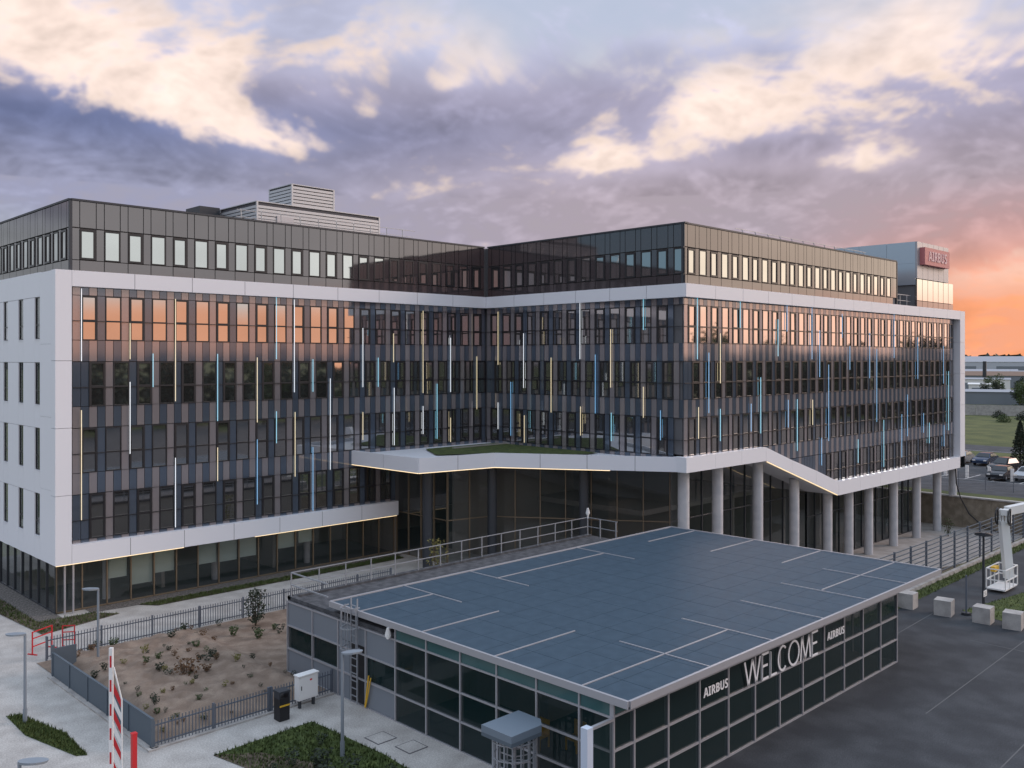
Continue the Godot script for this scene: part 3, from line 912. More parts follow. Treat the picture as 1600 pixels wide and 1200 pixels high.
# ---------------------------------------------------------------- the glass pavilion
func pavilion():
	var b := thing("glass_pavilion", "low glass entrance pavilion with wide blue roof and white welcome lettering", "pavilion")
	var st := new_st()
	var L := 19.85
	var F := 16.1
	var R := 38.9
	var B := 33.27
	# floor and dark back rooms
	st = new_st()
	ub(st, L + 0.05, R - 0.05, 0.0, 0.05, F + 0.05, B)
	done(st, "floor_slab", M.carpet, b)
	st = new_st()
	ub(st, 23.5, R, 0.05, 3.0, 22.0, 22.2)
	ub(st, 23.5, 23.7, 0.05, 3.0, 22.2, B - 0.1)
	ub(st, R - 0.2, R - 0.02, 0.05, 3.0, 22.2, B)
	ub(st, L + 0.05, R, 0.05, 3.0, B - 0.15, B - 0.02)
	ub(st, L + 0.2, 23.5, 0.05, 3.0, 26.1, 26.3)
	done(st, "inner_walls", M.room, b)
	st = new_st()
	ub(st, L + 0.02, R + 0.1, 2.95, 3.03, F + 0.1, B + 0.05)
	ub(st, L, L + 0.25, 3.0, 3.12, 25.9, B + 0.05)
	ub(st, L, R, 3.0, 3.12, B - 0.2, B + 0.05)
	done(st, "lower_roof", M.membrane, b)
	# left wall: grey panels and window strip, then glass
	var vs := [33.27, 31.39, 29.59, 27.79, 25.99]
	for i in 4:
		var v1: float = vs[i] - 0.03
		var v0: float = vs[i + 1] + 0.03
		if i == 2:
			st = new_st()
			ub(st, L, L + 0.1, 0.1, 2.2, v0, v1 - 0.75)
			done(st, "door", M.black, b)
			st = new_st()
			ub(st, L - 0.005, L + 0.1, 2.22, 2.9, v0, v1)
			ub(st, L - 0.005, L + 0.1, 0.02, 2.2, v1 - 0.72, v1)
			done(st, "wall_panel", M.grey_panel, b)
			continue
		for r in [[0.04, 0.95], [1.93, 2.92]]:
			st = new_st()
			ub(st, L, L + 0.1, r[0], r[1], v0, v1)
			done(st, "wall_panel", M.grey_panel, b)
		st = new_st()
		ub(st, L + 0.04, L + 0.06, 0.98, 1.9, v0, v1)
		done(st, "glass_pane", M.teal_glass, b)
		st = new_st()
		ub(st, L + 0.3, L + 0.4, 0.9, 2.0, v0, v1)
		done(st, "inner_walls", M.room, b)
	for v in vs + [24.26, 22.5, 20.77, 19.03, 17.32]:
		st = new_st()
		ub(st, L - 0.05, L + 0.09, 0.0, 3.32 if v < 26.5 else 2.93, v - 0.03, v + 0.03)
		done(st, "mullion", M.alu, b)
	var gv := [25.99, 24.26, 22.5, 20.77, 19.03, 17.32, F]
	for i in 6:
		for r in [[0.03, 0.95], [1.01, 1.90], [1.96, 2.87]]:
			st = new_st()
			quad(st, P(L, r[0], gv[i] - 0.03), P(L, r[0], gv[i + 1] + 0.03), P(L, r[1], gv[i + 1] + 0.03), P(L, r[1], gv[i] - 0.03), Vector3(-1, 0, 0))
			done(st, "glass_pane", M.teal_glass, b)
		st = new_st()
		ub(st, L - 0.01, L + 0.05, 2.93, 3.32, gv[i] - 0.03, gv[i + 1] + 0.03)
		done(st, "fascia_panel", M.teal, b)
	for y in [0.0, 0.98, 1.93, 2.9]:
		st = new_st()
		ub(st, L - 0.045, L + 0.07, y - 0.03, y + 0.03, F, B if y < 2.5 else 33.25)
		done(st, "transom", M.alu, b)
	# front wall, eleven bays
	var us := [L]
	for i in 12: us.append(20.78 + i * (R - 20.78) / 11.0)
	for u in us:
		st = new_st()
		ub(st, u - 0.03, u + 0.03, 0.0, 3.32, F - 0.05, F + 0.09)
		done(st, "mullion", M.alu, b)
	for y in [0.03, 0.98, 1.96, 2.93]:
		st = new_st()
		ub(st, L, R, y - 0.035, y + 0.035, F - 0.04, F + 0.07)
		done(st, "transom", M.alu, b)
	for i in us.size() - 1:
		for r in [[0.06, 0.95], [1.01, 1.93], [1.99, 2.90]]:
			st = new_st()
			quad(st, P(us[i] + 0.03, r[0], F), P(us[i + 1] - 0.03, r[0], F), P(us[i + 1] - 0.03, r[1], F), P(us[i] + 0.03, r[1], F), Vector3(0, 0, 1))
			done(st, "glass_pane", M.teal_glass, b)
		st = new_st()
		ub(st, us[i] + 0.03, us[i + 1] - 0.03, 2.97, 3.32, F - 0.01, F + 0.05)
		done(st, "fascia_panel", M.teal, b)
	# side at the far end
	st = new_st()
	for v in [F, 18.0, 20.0, 22.0]: ub(st, R - 0.06, R + 0.04, 0, 3.3, v, v + 0.06)
	done(st, "mullion", M.alu, b)
	st = new_st()
	quad(st, P(R, 0.05, F + 0.05), P(R, 0.05, 22), P(R, 3.3, 22), P(R, 3.3, F + 0.05), Vector3(1, 0, 0))
	done(st, "glass_pane", M.teal_glass, b)
	# glazed screen carried on from the front wall to a white post
	st = new_st()
	ub(st, 18.62, 18.86, 0.0, 2.95, F - 0.12, F + 0.12)
	done(st, "screen_post", mat(0.55, 0.62, 0.72, 0.4), b)
	st = new_st()
	ub(st, 18.86, L - 0.03, 2.82, 2.9, F - 0.05, F + 0.05)
	ub(st, 18.86, L - 0.03, 1.4, 1.45, F - 0.03, F + 0.03)
	ub(st, 18.86, L - 0.03, 0.0, 0.06, F - 0.03, F + 0.03)
	done(st, "screen_rail", M.alu, b)
	st = new_st()
	quad(st, P(18.86, 0.06, F), P(L - 0.03, 0.06, F), P(L - 0.03, 2.82, F), P(18.86, 2.82, F), Vector3(0, 0, 1))
	done(st, "glass_pane", M.teal_glass, b)
	# yellow seats and a table inside, seen through the glass
	for p in [[21.6, 20.6], [22.3, 19.6]]:
		st = new_st()
		ub(st, p[0], p[0] + 0.5, 0.42, 0.48, p[1], p[1] + 0.5)
		ub(st, p[0] + 0.45, p[0] + 0.5, 0.48, 0.95, p[1], p[1] + 0.5)
		for c in [[0, 0], [0.45, 0], [0, 0.45], [0.45, 0.45]]: ub(st, p[0] + c[0], p[0] + c[0] + 0.05, 0.05, 0.42, p[1] + c[1], p[1] + c[1] + 0.05)
		done(st, "seat", M.yellow, b)
	# roof: aluminium edge and blue mesh panels with short raised strips
	var r0 := Vector2(19.72, 15.45)
	var r1 := Vector2(42.1, 30.0)
	st = new_st()
	ub(st, r0.x, r1.x, 3.32, 3.40, r0.y, r1.y)
	done(st, "roof_deck", M.grey_panel, b)
	st = new_st()
	ub(st, r0.x - 0.04, r0.x + 0.05, 3.34, 3.56, r0.y, r1.y)
	ub(st, r1.x - 0.05, r1.x + 0.04, 3.34, 3.56, r0.y, r1.y)
	ub(st, r0.x + 0.05, r1.x - 0.05, 3.34, 3.56, r0.y - 0.04, r0.y + 0.05)
	ub(st, r0.x + 0.05, r1.x - 0.05, 3.34, 3.56, r1.y - 0.05, r1.y + 0.04)
	done(st, "roof_edge", M.alu, b)
	var nx := 18
	var nz := 12
	var pw := (r1.x - r0.x - 0.1) / nx
	var pd := (r1.y - r0.y - 0.1) / nz
	var pm := new_st()
	bx(pm, Vector3(0.007, 0, 0.007), Vector3(pw - 0.007, 0.05, pd - 0.007))
	var pmesh := pm.commit()
	for i in nx:
		for j in nz:
			put("roof_panel", pmesh, M.roof_blue, b, Transform3D(Basis(), P(r0.x + 0.05 + i * pw, 3.465 + rng.randf() * 0.004, r0.y + 0.05 + (j + 1) * pd)))
	for s in [[19.8,28.08,23.3,28.08],[23.3,29.9,23.3,26.4],[19.8,24.46,23.44,24.46],[19.8,20.84,23.6,20.84],[19.8,17.2,27.5,17.2],[26.9,28.2,34.1,28.2],[26.95,29.9,26.95,26.35],[34.1,29.9,34.1,26.4],[23.8,19.0,23.8,15.55],[27.5,19.1,27.5,15.55],[31.15,18.9,31.15,15.55],[34.8,19.2,34.8,15.55],[38.5,19.2,38.5,15.55],[35.0,17.5,42.0,17.5],[38.3,21.1,42.0,21.1],[38.1,24.8,42.0,24.8],[37.9,28.4,42.0,28.4]]:
		st = new_st()
		ub(st, minf(s[0], s[2]) - 0.022, maxf(s[0], s[2]) + 0.022, 3.515, 3.545, minf(s[1], s[3]) - 0.022, maxf(s[1], s[3]) + 0.022)
		done(st, "roof_strip", M.alu, b)
	# guard rail on the lower roof
	var gr := [P(19.9, 0, 33.1), P(38.6, 0, 33.1), P(38.6, 0, 31.0)]
	for i in 15:
		st = new_st()
		var p: Vector3 = gr[0].lerp(gr[1], i / 14.0)
		bar(st, p + Vector3(0, 3.05, 0), p + Vector3(0, 4.12, 0), 0.04)
		done(st, "rail_post", M.galv, b)
	for i in 2:
		st = new_st()
		bar(st, P(38.6, 3.05, 32.2 - i * 1.1), P(38.6, 4.12, 32.2 - i * 1.1), 0.05)
		done(st, "rail_post", M.galv, b)
	for y in [3.6, 4.1]:
		st = new_st()
		bar(st, gr[0] + Vector3(0, y, 0), gr[1] + Vector3(0, y, 0), 0.035)
		bar(st, gr[1] + Vector3(0, y, 0), gr[2] + Vector3(0, y, 0), 0.035)
		bar(st, P(19.9, y, 33.1), P(19.9, y, 30.4), 0.045)
		done(st, "guard_rail", M.galv, b)
	# caged ladder and yellow hose at the left wall
	st = new_st()
	for v in [28.1, 28.5]: bar(st, P(L - 0.18, 0.1, v), P(L - 0.18, 4.0, v), 0.045)
	for i in 13: bar(st, P(L - 0.18, 0.35 + i * 0.28, 28.1), P(L - 0.18, 0.35 + i * 0.28, 28.5), 0.03)
	for i in 3:
		var y := 2.2 + i * 0.75
		var ring := []
		for k in 9:
			var a := PI * k / 8.0
			ring.append(P(L - 0.18 - sin(a) * 0.55, y, 28.3 + cos(a) * 0.36))
		for k in 8: bar(st, ring[k], ring[k + 1], 0.04)
	for k in 5:
		var a := PI * (k + 0.5) / 5.0
		bar(st, P(L - 0.18 - sin(a) * 0.55, 2.2, 28.3 + cos(a) * 0.36), P(L - 0.18 - sin(a) * 0.55, 3.75, 28.3 + cos(a) * 0.36), 0.025)
	done(st, "caged_ladder", M.galv, b)
	st = new_st()
	tube(st, [P(L - 0.06, 1.25, 27.55), P(L - 0.1, 0.7, 27.6), P(L - 0.08, 0.05, 27.75)], [0.03, 0.03, 0.03], 6)
	tube(st, [P(L - 0.06, 1.2, 27.42), P(L - 0.1, 0.7, 27.5), P(L - 0.08, 0.05, 27.72)], [0.025, 0.025, 0.025], 6)
	done(st, "yellow_conduit", M.yellow, b)
	# lettering on the front glass
	letters(b)
	# a pair of dome cameras
	for c in [P(19.66, 3.05, 26.2), P(38.55, 4.35, 33.05)]:
		var cam := thing("security_camera", "white dome security camera fixed under the blue roof edge of pavilion" if c.y < 4 else "white security camera on the guard rail corner of pavilion roof", "camera", c)
		st = new_st()
		tube(st, [Vector3(0, 0.28, 0), Vector3(0, 0.1, 0), Vector3(0, 0.0, 0), Vector3(0, -0.12, 0)], [0.05, 0.10, 0.12, 0.05], 10)
		done(st, "housing", M.white_paint, cam)
		st = new_st()
		bar(st, Vector3(0, 0.24, 0), Vector3(0.25, 0.28, 0) if c.y < 4 else Vector3(0, -0.3, 0), 0.06)
		done(st, "bracket", M.white_paint, cam)

func letters(b: Node3D):
	# thin stroke lettering, drawn as poles on the glass (unit box 0..1 by 0..1, aspect per letter)
	var C := []
	var O := []
	for k in 25:
		var a := TAU * k / 24.0
		O.append(Vector2(0.5 + cos(a) * 0.5, 0.5 + sin(a) * 0.5))
	for k in 19:
		var a := lerpf(0.85, TAU - 0.85, k / 18.0)
		C.append(Vector2(0.5 + cos(a) * 0.5, 0.5 + sin(a) * 0.5))
	var E := [[Vector2(0, 0), Vector2(0, 1)], [Vector2(0, 1), Vector2(1, 1)], [Vector2(0, 0.52), Vector2(0.85, 0.52)], [Vector2(0, 0), Vector2(1, 0)]]
	var glyphs := {
		"W": [[Vector2(0, 1), Vector2(0.25, 0), Vector2(0.5, 1), Vector2(0.75, 0), Vector2(1, 1)]], "E": E, "L": [[Vector2(0, 1), Vector2(0, 0), Vector2(1, 0)]],
		"C": [C], "O": [O], "M": [[Vector2(0, 0), Vector2(0.12, 1), Vector2(0.5, 0.05), Vector2(0.88, 1), Vector2(1, 0)]]}
	var u := 26.62
	for l in [["W", 0.98], ["E", 0.44], ["L", 0.42], ["C", 0.60], ["O", 0.74], ["M", 0.72], ["E", 0.46]]:
		var st := new_st()
		for line in glyphs[l[0]]:
			for i in line.size() - 1:
				bar(st, P(u + line[i].x * l[1], 2.03 + line[i].y * 0.84, 16.02), P(u + line[i + 1].x * l[1], 2.03 + line[i + 1].y * 0.84, 16.02), 0.02, 0.075)
		done(st, "letter", M.letter, b)
		u += l[1] + 0.12
	for x in [24.95, 33.2]:
		var tm := TextMesh.new()
		tm.text = "AIRBUS"
		tm.font = bold()
		tm.font_size = 64
		tm.pixel_size = 0.0062
		tm.depth = 0.02
		put("lettering", tm, M.letter, b, Transform3D(Basis(), P(x, 2.45, 16.04)))

# ---------------------------------------------------------------- ground
func ground():
	var st := new_st()
	var far := 3200.0
	# one sheet to the horizon with the sunken court left open
	var hole := [40.6, 89.4, 20.9, 70.0]
	for r in [[-far, hole[0], -far, far], [hole[1], far, -far, far], [hole[0], hole[1], -far, hole[2]], [hole[0], hole[1], hole[3], far]]:
		plate(st, PackedVector2Array([Vector2(r[0], r[2]), Vector2(r[1], r[2]), Vector2(r[1], r[3]), Vector2(r[0], r[3])]), 0.0)
	struct(st, "ground", M.field)
	st = new_st()
	plate(st, PackedVector2Array([Vector2(40.6, 20.9), Vector2(89.4, 20.9), Vector2(89.4, 70), Vector2(40.6, 70)]), -2.75)
	struct(st, "court_pavement", M.court)
	st = new_st()
	plate(st, PackedVector2Array([Vector2(56, 21.2), Vector2(80, 21.2), Vector2(78, 24.5), Vector2(66, 27.0), Vector2(58, 24.5)]), -2.74)
	struct(st, "planting_bed", M.soil)
	# paving on the left, path beside the building
	st = new_st()
	plate(st, PackedVector2Array([Vector2(-30, 16.15), Vector2(19.85, 16.15), Vector2(19.85, 33.3), Vector2(40.6, 33.3), Vector2(40.6, 48.9), Vector2(15.9, 48.9), Vector2(15.9, 80), Vector2(-30, 80)]), 0.006)
	struct(st, "pavement", M.paving)
	st = new_st()
	plate(st, PackedVector2Array([Vector2(-60, -75), Vector2(190, -75), Vector2(190, 13.0), Vector2(100, 19.9), Vector2(42.5, 19.9), Vector2(42.5, 33.2), Vector2(40.58, 33.2), Vector2(40.58, 33.2), Vector2(38.9, 33.2), Vector2(38.9, 16.1), Vector2(-60, 16.1)]), 0.006)
	struct(st, "asphalt", M.asphalt)
	# thin joints in the asphalt
	st = new_st()
	for s in [[38.9, 17.6, 48.0, 17.9], [24, 9.5, 70, 10.2], [34, 13.0, 60, 13.4], [44, -10, 44.3, 15]]:
		bar(st, P(s[0], 0.008, s[1]), P(s[2], 0.008, s[3]), 0.045, 0.006)
	struct(st, "asphalt_joints", M.seam)
	# grass and gravel by the building
	st = new_st()
	plate(st, PackedVector2Array([Vector2(20.3, 46.9), Vector2(36.5, 46.9), Vector2(36.5, 47.75), Vector2(19.6, 47.75)]), 0.03)
	plate(st, PackedVector2Array([Vector2(14.3, 45.7), Vector2(18.3, 46.8), Vector2(17.3, 47.9), Vector2(14.8, 48.0), Vector2(14.8, 60), Vector2(13.2, 60)]), 0.03)
	struct(st, "grass_verge", M.soil)
	st = new_st()
	plate(st, PackedVector2Array([Vector2(19.6, 47.75), Vector2(37, 47.75), Vector2(37, 48.9), Vector2(17.3, 48.9), Vector2(17.3, 47.9)]), 0.02)
	plate(st, PackedVector2Array([Vector2(14.8, 48.0), Vector2(15.95, 48.0), Vector2(15.95, 66), Vector2(14.8, 66)]), 0.02)
	struct(st, "gravel", M.gravel)
	st = new_st()
	for poly in [[Vector2(10.1, 36.2), Vector2(10.5, 36.0), Vector2(11.1, 33.2), Vector2(11.0, 30.8), Vector2(10.7, 31.0), Vector2(10.05, 33.9)],
			[Vector2(13.9, 27.9), Vector2(17.7, 28.05), Vector2(17.9, 24.0), Vector2(17.7, 21.5), Vector2(15.0, 22.0)],
			[Vector2(48.3, 13.6), Vector2(49.2, 17.0), Vector2(55, 16.0), Vector2(66, 13.5), Vector2(60, 8.0), Vector2(50, 8.0)],
			[Vector2(42.6, 19.4), Vector2(100, 19.9), Vector2(100, 20.4), Vector2(42.6, 20.4)],
			[Vector2(9.0, 46.0), Vector2(12.0, 44.8), Vector2(9.5, 42.5)], [Vector2(11.5, 49), Vector2(12.5, 52), Vector2(6, 54)]]:
		plate(st, PackedVector2Array(poly), 0.02)
	struct(st, "lawn", M.grass)
	st = new_st()
	plate(st, PackedVector2Array([Vector2(13.9, 27.9), Vector2(15.1, 27.0), Vector2(15.9, 25.2), Vector2(16.2, 22.2), Vector2(15.0, 22.0)]), 0.026)
	struct(st, "bare_soil", M.soil)
	# sandy bank, gently humped
	var hn := FastNoiseLite.new()
	hn.seed = 3
	hn.frequency = 0.35
	st = new_st()
	st.set_smooth_group(0)
	var nu := 34
	var nv := 58
	var h := func(i: int, j: int) -> Vector3:
		var a := float(i) / nu
		var c := float(j) / nv
		var u := lerpf(12.78, 19.8, a) if j < 17 else lerpf(12.78, 30.0, a) if c > 1.5 else lerpf(12.78, 19.8, a)
		var v := lerpf(30.05, 41.6, c)
		return P(u, 0.03 + bank(u, v, hn), v)
	for i in nu:
		for j in nv:
			for t in [[[0, 0], [1, 0], [1, 1]], [[0, 0], [1, 1], [0, 1]]]:
				var p := []
				for k in t: p.append(h.call(i + k[0], j + k[1]))
				if (p[1] - p[0]).cross(p[2] - p[0]).y > 0:
					var q = p[1]
					p[1] = p[2]
					p[2] = q
				for e in p: st.add_vertex(e)
	st.generate_normals()
	struct(st, "sandy_bank", M.sand)
	st = new_st()
	plate(st, PackedVector2Array([Vector2(19.8, 33.4), Vector2(30, 33.4), Vector2(30, 41.6), Vector2(19.8, 41.6)]), 0.03)
	struct(st, "sandy_ground", M.sand)
	# far side: road, parking
	st = new_st()
	plate(st, PackedVector2Array([Vector2(93, 14), Vector2(128, 14), Vector2(128, 70), Vector2(93, 70)]), 0.006)
	plate(st, PackedVector2Array([Vector2(136, 0), Vector2(146, 0), Vector2(146, 140), Vector2(136, 140)]), 0.006)
	plate(st, PackedVector2Array([Vector2(220, -100), Vector2(240, -100), Vector2(260, 260), Vector2(236, 260)]), 0.006)
	struct(st, "road", M.asphalt)
	st = new_st()
	for i in 9: ub(st, 103.5, 108.5, 0.007, 0.012, 22 + i * 2.7, 22.12 + i * 2.7)
	ub(st, 103.4, 103.5, 0.007, 0.012, 20, 46)
	ub(st, 137.0, 137.15, 0.007, 0.012, 0, 140)
	struct(st, "road_markings", M.line)

var bank_noise: FastNoiseLite
func bank(u: float, v: float, hn: FastNoiseLite) -> float:
	var e := minf(minf((u - 12.78) / 1.2, (19.8 - u) / 1.2), minf((v - 30.05) / 1.5, (41.6 - v) / 1.5))
	return maxf(0.0, smoothstep(0.0, 1.0, clampf(e, 0, 1)) * (0.50 + 0.16 * hn.get_noise_2d(u * 4.0, v * 4.0)) + 0.05 * hn.get_noise_2d(u * 16.0, v * 16.0) * clampf(e, 0, 1))

# ---------------------------------------------------------------- fences and walls
func picket_fence(a: Vector2, c: Vector2, h: float, label: String, step := 0.125, kerb := false):
	var d := c - a
	var t := thing("picket_fence", label, "fence", P(a.x, 0, a.y), atan2(d.y, d.x), "grey metal picket fences round the sandy bank")
	var L := d.length()
	var n := maxi(1, roundi(L / 2.4))
	for i in n + 1:
		var st := new_st()
		bx(st, Vector3(i * L / n - 0.035, 0, -0.035), Vector3(i * L / n + 0.035, h + 0.03, 0.035))
		done(st, "post", M.picket, t)
	for y in [0.18, h - 0.16]:
		var st := new_st()
		bx(st, Vector3(0, y - 0.02, -0.02), Vector3(L, y + 0.02, 0.02))
		done(st, "rail", M.picket, t)
	var ps := new_st()
	for i in int(L / step):
		bx(ps, Vector3(i * step + 0.03, 0.08, 0.021), Vector3(i * step + 0.058, h, 0.043))
	done(ps, "pickets", M.picket, t).set_meta("kind", "stuff")
	if kerb:
		var st := new_st()
		bx(st, Vector3(-0.1, -0.01, -0.16), Vector3(L, 0.07, 0.16))
		done(st, "kerb", M.concrete, t)

func fences():
	picket_fence(Vector2(13.2, 41.7), Vector2(31.5, 41.7), 1.02, "long picket fence between sandy bank and building path")
	picket_fence(Vector2(12.72, 29.8), Vector2(17.0, 29.85), 0.92, "low picket fence along the front of the sandy bank", 0.12, true)
	picket_fence(Vector2(17.1, 29.85), Vector2(19.75, 29.9), 0.92, "short picket fence behind the white cabinet beside pavilion", 0.12, true)
	# solid panel fence
	var t := thing("panel_fence", "solid blue grey sheet panel fence at the end of sandy bank", "fence", P(12.7, 0, 29.8), PI / 2)
	for i in 6:
		var st := new_st()
		bx(st, Vector3(i * 1.9 - 0.04, 0, -0.05), Vector3(i * 1.9 + 0.04, 1.02, 0.05))
		done(st, "post", M.fence_blue, t)
		if i < 5:
			st = new_st()
			bx(st, Vector3(i * 1.9 + 0.05, 0.08, -0.02), Vector3(i * 1.9 + 1.85, 0.98, 0.02))
			bx(st, Vector3(i * 1.9 + 0.05, 0.98, -0.04), Vector3(i * 1.9 + 1.85, 1.02, 0.04))
			done(st, "panel", M.fence_blue, t)
	var ks := new_st()
	bx(ks, Vector3(-0.2, -0.01, -0.2), Vector3(9.6, 0.07, 0.16))
	done(ks, "kerb", M.concrete, t)
	# short raised end panel at the far corner
	var e := thing("end_panel", "short tall blue grey fence panel at corner of sandy bank", "fence", P(12.72, 0, 39.4))
	var es := new_st()
	bx(es, Vector3(0, 0, -0.03), Vector3(0.9, 1.15, 0.03))
	done(es, "panel", M.fence_blue, e)
	es = new_st()
	bx(es, Vector3(-0.05, 0, -0.05), Vector3(0.05, 1.3, 0.05))
	done(es, "post", M.fence_blue, e)
	# railing fence above the sunken court
	t = thing("rail_fence", "tall grey metal fence with horizontal rails on white kerb beside asphalt", "fence", P(42.8, 0, 20.55))
	for i in 24:
		var st := new_st()
		bx(st, Vector3(i * 2.2 - 0.05, 0, -0.05), Vector3(i * 2.2 + 0.05, 2.45, 0.05))
		done(st, "post", M.picket, t)
	for j in 9:
		var st := new_st()
		bx(st, Vector3(0, 0.35 + j * 0.25, -0.022), Vector3(50.6, 0.395 + j * 0.25, 0.022))
		done(st, "rail", M.fence_blue, t)
	for i in 20:
		var st := new_st()
		bx(st, Vector3(i * 2.53, -0.02, 0.08), Vector3(i * 2.53 + 2.5, 0.22, 0.32))
		done(st, "kerb_block", M.concrete, t)
	# retaining walls of the sunken court
	var w := thing("retaining_wall", "weathered brown concrete retaining wall at the end of sunken court", "wall")
	for i in 12:
		var st := new_st()
		ub(st, 89.4, 89.8, -2.75, 0.02, 20.9 + i * 2.5 + 0.01, 20.9 + (i + 1) * 2.5 - 0.01)
		done(st, "wall_panel", M.wall_stone, w)
	var cs := new_st()
	ub(cs, 89.3, 89.95, 0.02, 0.14, 20.9, 51)
	done(cs, "coping", M.concrete, w)
	w = thing("court_wall", "low concrete wall carrying the rail fence above sunken court", "wall")
	cs = new_st()
	ub(cs, 40.6, 89.4, -2.75, -0.005, 20.7, 20.95)
	done(cs, "wall_face", M.wall_stone, w)
	w = thing("pavilion_wall", "concrete wall dropping from the pavilion edge into sunken court", "wall")
	cs = new_st()
	ub(cs, 40.4, 40.65, -2.75, -0.005, 20.9, 48)
	done(cs, "wall_face", M.wall_stone, w)

# ---------------------------------------------------------------- plants
func leaf_mesh(n: int, shape: Callable, size: float, seed_: int) -> ArrayMesh:
	var r := RandomNumberGenerator.new()
	r.seed = seed_
	var st := new_st()
	for i in n:
		var p: Vector3 = shape.call(r)
		var a := Vector3(r.randfn(), r.randfn() * 0.6, r.randfn()).normalized()
		var c := a.cross(Vector3(r.randfn(), r.randfn(), r.randfn())).normalized()
		var s := size * r.randf_range(0.6, 1.3)
		var nn := a.cross(c).normalized()
		if nn.y < 0: nn = -nn
		quad(st, p - a * s, p - c * s * 0.45, p + a * s, p + c * s * 0.45, nn)
	return st.commit()

func plants():
	rng.seed = 77
	var hn := FastNoiseLite.new()
	hn.seed = 3
	hn.frequency = 0.35
	var tuft := func(r: RandomNumberGenerator) -> Vector3:
		var a := r.randf() * TAU
		var h := pow(r.randf(), 0.8)
		return Vector3(cos(a) * 0.16 * sqrt(r.randf()) * (0.5 + h), 0.03 + h * 0.34, sin(a) * 0.16 * sqrt(r.randf()) * (0.5 + h))
	var kinds := [["small_shrub", "small dark green shrub planted in the sandy bank", M.leaf_dark], ["dry_tuft", "small reddish brown dry plant in the sandy bank", M.leaf_dry], ["green_tuft", "small light green leafy plant in the sandy bank", M.leaf], ["yellow_tuft", "small yellowing leafy plant in the sandy bank", M.leaf_yellow]]
	var protos := []
	for k in 4:
		protos.append([leaf_mesh(110, tuft, 0.055, 200 + k), leaf_mesh(80, tuft, 0.05, 300 + k)])
	for i in 90:
		var u := rng.randf_range(13.1, 19.5)
		var v := rng.randf_range(30.4, 41.3)
		var x := rng.randf()
		var k := 0 if x < 0.55 else 1 if x < 0.75 else 2 if x < 0.92 else 3
		var t := thing(kinds[k][0], kinds[k][1], "plant", P(u, bank(u, v, hn), v), rng.randf() * TAU, "young plants on the sandy bank")
		var s := rng.randf_range(0.35, 1.1) if v > 34 else rng.randf_range(0.3, 0.7)
		t.scale = Vector3(s, s * rng.randf_range(0.7, 1.2), s)
		put("foliage", protos[k][i % 2], kinds[k][2], t)
	for i in 14:
		var u := rng.randf_range(20.2, 29.5)
		var v := rng.randf_range(37.5, 41.2)
		var t := thing("path_shrub", "small green shrub between the pavilion and the picket fence", "plant", P(u, 0.02, v), rng.randf() * TAU, "shrubs behind the pavilion")
		t.scale = Vector3.ONE * rng.randf_range(0.7, 1.4)
		put("foliage", protos[0][i % 2], M.leaf_dark if i % 2 else M.leaf, t)
	# taller bushes
	for s in [["tall_bush", "tall dark leafy bush standing by the picket fence on the bank", 22.1, 40.0, 1.75, 0.55, M.leaf_dark, 700], ["bare_bush", "dark brown withered bush in the middle of sandy bank", 16.1, 34.6, 1.1, 0.55, M.leaf_dry, 260], ["young_tree", "young green sapling by the guard rail behind the pavilion", 30.9, 37.0, 3.4, 0.5, M.leaf_yellow, 420], ["column_sapling", "thin green sapling at the foot of a concrete column", 84.0, 30.2, 1.6, 0.5, M.leaf, 160]]:
		var y0 := -2.75 if s[2] > 60 else 0.0
		var t := thing(s[0], s[1], "bush", P(s[2], y0, s[3]))
		var hh: float = s[4]
		var rr: float = s[5]
		var shape := func(r: RandomNumberGenerator) -> Vector3:
			var y := r.randf_range(0.15, 1.0)
			var a := r.randf() * TAU
			var q := rr * sqrt(r.randf()) * (0.45 + 0.9 * sin(y * PI * 0.8)) * (0.7 + 0.3 * sin(a * 3.0 + y * 7.0))
			return Vector3(cos(a) * q, y * hh, sin(a) * q)
		put("foliage", leaf_mesh(s[7], shape, 0.075, 900 + int(s[2])), s[6], t)
		var st := new_st()
		for k in 5:
			var a := k * 1.3
			tube(st, [Vector3(0, 0, 0), Vector3(cos(a) * rr * 0.3, hh * 0.5, sin(a) * rr * 0.3), Vector3(cos(a) * rr * 0.6, hh * 0.92, sin(a) * rr * 0.6)], [0.03, 0.018, 0.006], 5)
		done(st, "stem", M.bark, t)
	# low plants in the lawn corner
	for i in 9:
		var t := thing("lawn_shrub", "low grey green shrub in the lawn by the lamp post", "plant", P(rng.randf_range(14.4, 17.2), 0.02, rng.randf_range(22.6, 26.5)), rng.randf() * TAU, "shrubs in the lawn corner")
		t.scale = Vector3.ONE * rng.randf_range(0.9, 1.8)
		put("foliage", protos[0][i % 2], M.leaf_dark, t)
	# grass blades on the lawns
	grass_blades()
	# dark column-shaped conifer by the car park
	var con := thing("conifer", "dark green conical conifer beside the car park", "tree", P(118.0, 0, 34.3))
	var cone := func(r: RandomNumberGenerator) -> Vector3:
		var y := r.randf_range(0.03, 1.0)
		var a := r.randf() * TAU
		var q := 1.35 * pow(1.0 - y, 0.7) * sqrt(r.randf_range(0.3, 1.0)) * (0.85 + 0.15 * sin(a * 5 + y * 9))
		return Vector3(cos(a) * q, y * 5.6, sin(a) * q)
	put("crown", leaf_mesh(2200, cone, 0.16, 41), M.leaf_dark, con)
	var cs := new_st()
	tube(cs, [Vector3.ZERO, Vector3(0, 4.8, 0)], [0.14, 0.03], 7)
	done(cs, "trunk", M.bark, con)
	trees()

